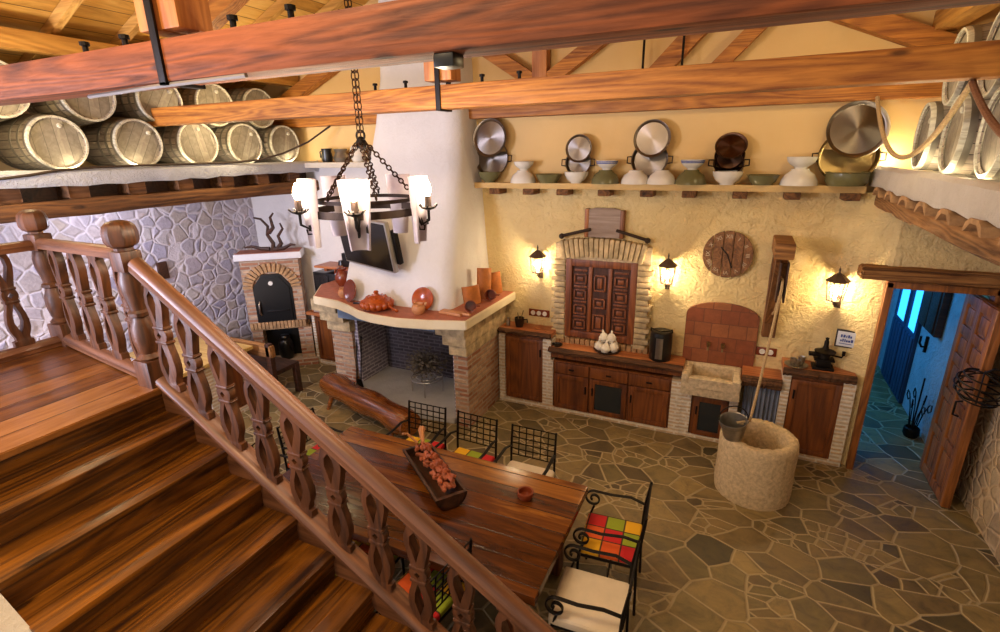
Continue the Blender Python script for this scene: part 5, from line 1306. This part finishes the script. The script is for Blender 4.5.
b = MB().loft([[(x, y, z) for y, z in out + inn[::-1]] for x in (-.36, -.12, .12, .36)])
for x in (-.36, .335): b.loft([[(xx, y, z) for y, z in out] for xx in (x, x + .025)])
b.build('shell', M['dark_wood'], tgh, smooth=30)
b = MB(); r = random.Random(8)
for k in range(70):
    x, y = r.uniform(-.3, .29), r.uniform(-.03, .065)
    b.ball((x, y, .1 + r.uniform(-.01, .05)), r.uniform(.014, .032), (1.3, .8, .7), 1, RZ(r.uniform(0, 3)))
for k in range(46):
    x, y, a_ = r.uniform(-.38, .2), r.uniform(-.02, .06), r.uniform(-.5, .5)
    L = r.uniform(.07, .15); b.tube([(x, y, .11), (x + L * .5 * math.cos(a_), y + L * .5 * math.sin(a_), .16), (x + L * math.cos(a_), y + L * math.sin(a_) * .6, .15 + r.uniform(0, .03))], lambda t: .004 + .012 * t, 4)
b.build('dried_flowers', M['dried_red'], tgh)
b = MB().tube([(-.3, .04, .13), (-.42, .07, .17), (-.5, .1, .15)], lambda t: .012 + .02 * t, 6).tube([(-.32, 0, .15), (-.38, -.06, .22), (-.36, -.1, .24)], lambda t: .01, 5)
b.build('ribbon', M['clay_pale'], tgh)
lathe_thing('ashtray', 'small round red clay dish on the right half of the dining table', 'dish', (-1.145, 2.8, .681), [(0, .006), (.05, 0), (.062, .03), (.058, .05), (.046, .05), (.04, .016), (0, .014)], 'clay_brown')

def make_chair(label, group, cushion):
    t = thing('iron_chair', label, 'chair', (0, 0, 0), 0, group)
    I = M['iron']; hw = .195
    for s_ in (-1, 1):
        MB().tube([(s_ * hw, -.2, 0), (s_ * hw, -.19, .4), (s_ * hw, -.2, .6), (s_ * hw, -.23, .79)], .0095, 6).build('rear_leg', I, t)
        MB().tube([(s_ * hw, .2, 0), (s_ * hw, .19, .41)], .0095, 6).build('front_leg', I, t)
        pts = [(s_ * hw, -.2, .6), (s_ * (hw + .012), -.1, .625), (s_ * (hw + .016), .04, .61), (s_ * (hw + .016), .14, .615)]
        sp_ = spiral((.165, .55), .068, .016, PI / 2 + .3, -1.45, 26, lambda y, z: (s_ * (hw + .016), y, z))
        MB().tube(pts + sp_, .0115, 8, flatten=(1.3, .55)).build('arm_scroll', I, t)
        MB().tube([(s_ * (hw + .012), .16, .49), (s_ * hw, .19, .4)], .008, 6).build('arm_support', I, t)
    b = MB().tube([(-hw, -.19, .39), (hw, -.19, .39), (hw, .19, .39), (-hw, .19, .39)], .011, 6, True)
    b.tube([(-hw, 0, .18), (hw, 0, .18)], .007, 6)
    for s_ in (-1, 1): b.tube([(s_ * hw, -.195, .18), (s_ * hw, .195, .18)], .007, 6)
    b.build('seat_frame', I, t)
    b = MB(); yb = lambda z: -.19 - .045 * max(0, (z - .4) / .43)
    for k in range(7): x = -hw + 2 * hw * k / 6; b.tube([(x, yb(.52), .52), (x, yb(.78), .78)], .0055 if 0 < k < 6 else .009, 5)
    for k in range(6): z = .52 + .26 * k / 5; b.tube([(-hw, yb(z), z), (hw, yb(z), z)], .0055, 5)
    b.build('back_grid', I, t)
    if cushion == 'patch':
        b = MB().box((0, 0, .42), (.385, .385, .05), None, .02, 3)
        b.build('cushion', M['patch'], t)
    else:
        b = MB().box((0, 0.005, .425), (.41, .42, .065), None, .026, 3); b.box((-.02, .21, .38), (.3, .02, .1), None, .008)
        b.build('cushion', M['cloth_white'], t)['label'] = 'cream cloth cushion'
        for s_ in (-1, 1): MB().tube([(s_ * .19, -.2, .42), (s_ * .24, -.21, .36), (s_ * .25, -.2, .27)], .008, 5).build('tie_ribbon', M['cloth_white'], t)
    return t
CH = 'iron chairs around the dining table'
cp = make_chair('iron grid-back chair with patchwork cushion, leftmost on the fireplace side of the table', CH, 'patch')
cp.location = (-2.42, 3.31, 0); cp.rotation_euler = (0, 0, PI + .02)
dup(cp, (-1.91, 3.31, 0), PI - .03, 'iron grid-back chair with patchwork cushion, middle of the fireplace side of the table')
cw = make_chair('iron grid-back chair with white cushion, right end of the fireplace side of the table', CH, 'white')
cw.location = (-1.36, 3.29, 0); cw.rotation_euler = (0, 0, PI)
dup(cp, (-.56, 2.95, 0), PI / 2 + .08, 'iron armchair with patchwork cushion at the right end of the table')
dup(cw, (-.54, 2.36, 0), PI / 2 + .06, 'iron armchair with cream cloth cushion at the right end of the table')
dup(cp, (-1.5, 2.02, 0), PI / 2 - .15, 'iron chair with patchwork cushion on the stair side of the table, farthest right')
dup(cp, (-2.03, 2.065, 0), -.03, 'iron chair with patchwork cushion on the stair side of the table, second from the right')
dup(cp, (-2.55, 2.065, 0), .0, 'iron chair with patchwork cushion on the stair side of the table, farthest left')
dup(cp, (-3.14, 2.86, 0), -PI / 2 - .05, 'iron grid-back chair at the left end of the table, nearer the fireplace')
dup(cp, (-3.12, 2.36, 0), -PI / 2 + .1, 'iron grid-back chair at the left end of the table, nearer the stairs')

# log bench in front of the fireplace
lg = thing('log_bench', 'varnished half-log bench on short legs in front of the fireplace', 'bench', (-3.7, 4.17, 0), math.atan2(3.93 - 4.4, -2.95 + 4.5))
b = MB(); rings = []; r = random.Random(6)
for k in range(15):
    x = -.82 + 1.64 * k / 14; rr_ = .15 + .012 * math.sin(k * 1.1) + (.0 if k not in (0, 14) else -.02)
    rings.append([(x, rr_ * math.cos(2 * PI * q / 16), .26 + rr_ * (.85 if math.sin(2 * PI * q / 16) > 0 else 1) * math.sin(2 * PI * q / 16) + .01 * math.sin(k * .9)) for q in range(16)])
b.loft(rings).build('log', M['log_wood'], lg, smooth=60)
for x in (-.6, .6):
    for y in (-.08, .08): MB().tube([(x, y, .2), (x + (.03 if x > 0 else -.03), y * 1.9, 0)], lambda t: .032 - .008 * t, 8).build('leg', M['log_wood'], lg)

# counter and settle at the left, under the landing side
ct = thing('pine_counter', 'counter with pale pine top and brown panelled front behind the stair balustrade', 'counter', (-5.8, 3.2, 0))
MB().bx(-6.3, -5.3, 2.4, 3.88, .06, .755).build('carcass', M['cabinet_wood'], ct, True)
MB().bx(-6.3, -5.26, 3.84, 3.93, 0, .755).bx(-5.4, -5.25, 3.36, 3.5, 0, .755).bx(-6.3, -5.26, 2.4, 3.9, 0, .06).build('brick_end', M['brick_pale'], ct, True)
MB().bx(-6.4, -5.2, 2.35, 3.98, .755, .8, .008).build('top', M['pine'], ct, True)
for y0 in (2.44, 2.9, 3.53): MB().bx(-5.3, -5.275, y0, y0 + (.42 if y0 < 3 else .28), .1, .72, .008).build('door', M['cabinet_wood'], ct, True)
se = thing('wooden_settle', 'dark wooden settle with heavy rail standing before the bread oven', 'settle', (-5.6, 4.3, 0))
MB().bx(-6.3, -5.05, 4.1, 4.5, .36, .42, .01).build('seat', M['dark_wood'], se, True)
MB().bx(-6.3, -5.02, 4.06, 4.14, .62, .78, .02).build('back_rail', M['lintel_wood'], se, True)
for x in (-6.27, -5.11):
    for y in (4.06, 4.42): MB().bx(x, x + .07, y, y + .07, 0, .8 if y < 4.2 else .4, .008).build('leg', M['dark_wood'], se, True)
b = MB().bx(LX, LX + .04, 3.95, 4.07, 1.5, 1.72, .006); tag(b.build('wall_plaque', M['dark_wood']), 'small dark plaque on the left stone wall', 'plaque')

# ------------------------------------------------------------------ light
def ambient():
    w = bpy.data.worlds.new('world'); sc.world = w; w.use_nodes = True
    bg = w.node_tree.nodes['Background']; bg.inputs[0].default_value = (1.0, .86, .7, 1); bg.inputs[1].default_value = .5
ambient()
light('assumed_daylight_fill', 'AREA', (-4.85, -1.0, 2.5), 200, (.76, .77, 1), 1.2, (-6.3, 4.2, 1.9), 1.2)  # unseen cool area fill for assumed daylight, no window modelled
light('alcove_fill_light', 'POINT', (-5.9, 3.3, 2.4), 16, (.84, .82, 1), .12)  # added cool fill brightening the left stone wall; lamp only assumed, no fixture
light('stair_fill_light', 'AREA', (-1.9, .2, 4.6), 55, (1, .72, .42), .9, (-1.9, 1.2, 1))  # unseen warm area fill added above the stairs, no fixture
light('passage_fill_light', 'AREA', (.4, 7.2, 2.2), 27, (.06, .4, 1), .9, (1.9, 7.0, .8))  # assumed unseen source of the blue light beyond the door, no fixture
for k in range(8): light('loft_light', 'POINT', (-5.385, 1.7 + .5 * k, 2.91), 1.7, (1, .86, .55), .02)
for k in range(5): light('loft_light', 'POINT', (1.075, 3.0 + .5 * k, 2.82), 1.7, (1, .86, .55), .02)
light('loft_fill_light', 'POINT', (1.08, 5.44, 2.88), 4, (1, .85, .5), .05)  # assumed unseen source lighting the wall beside the right barrels, no fixture
for y in (1.8, 3.8): light('roof_fill_light', 'POINT', (-5.0, y + .3, 3.35), 15, (1, .78, .42), .1)  # unseen fill lights added to brighten the roof boards
light('roof_fill_light', 'POINT', (.6, 4.2, 3.6), 10, (1, .78, .42), .1)  # same added roof fill, right-hand slope
vs = sc.view_settings
vs.view_transform = 'Standard'; vs.look = 'None'; vs.gamma = 1; vs.use_curve_mapping = False; vs.exposure = .8
sc.cycles.max_bounces = 6; sc.cycles.diffuse_bounces = 4; sc.cycles.transparent_max_bounces = 12; sc.cycles.sample_clamp_indirect = 6
sc.cycles.use_denoising = True
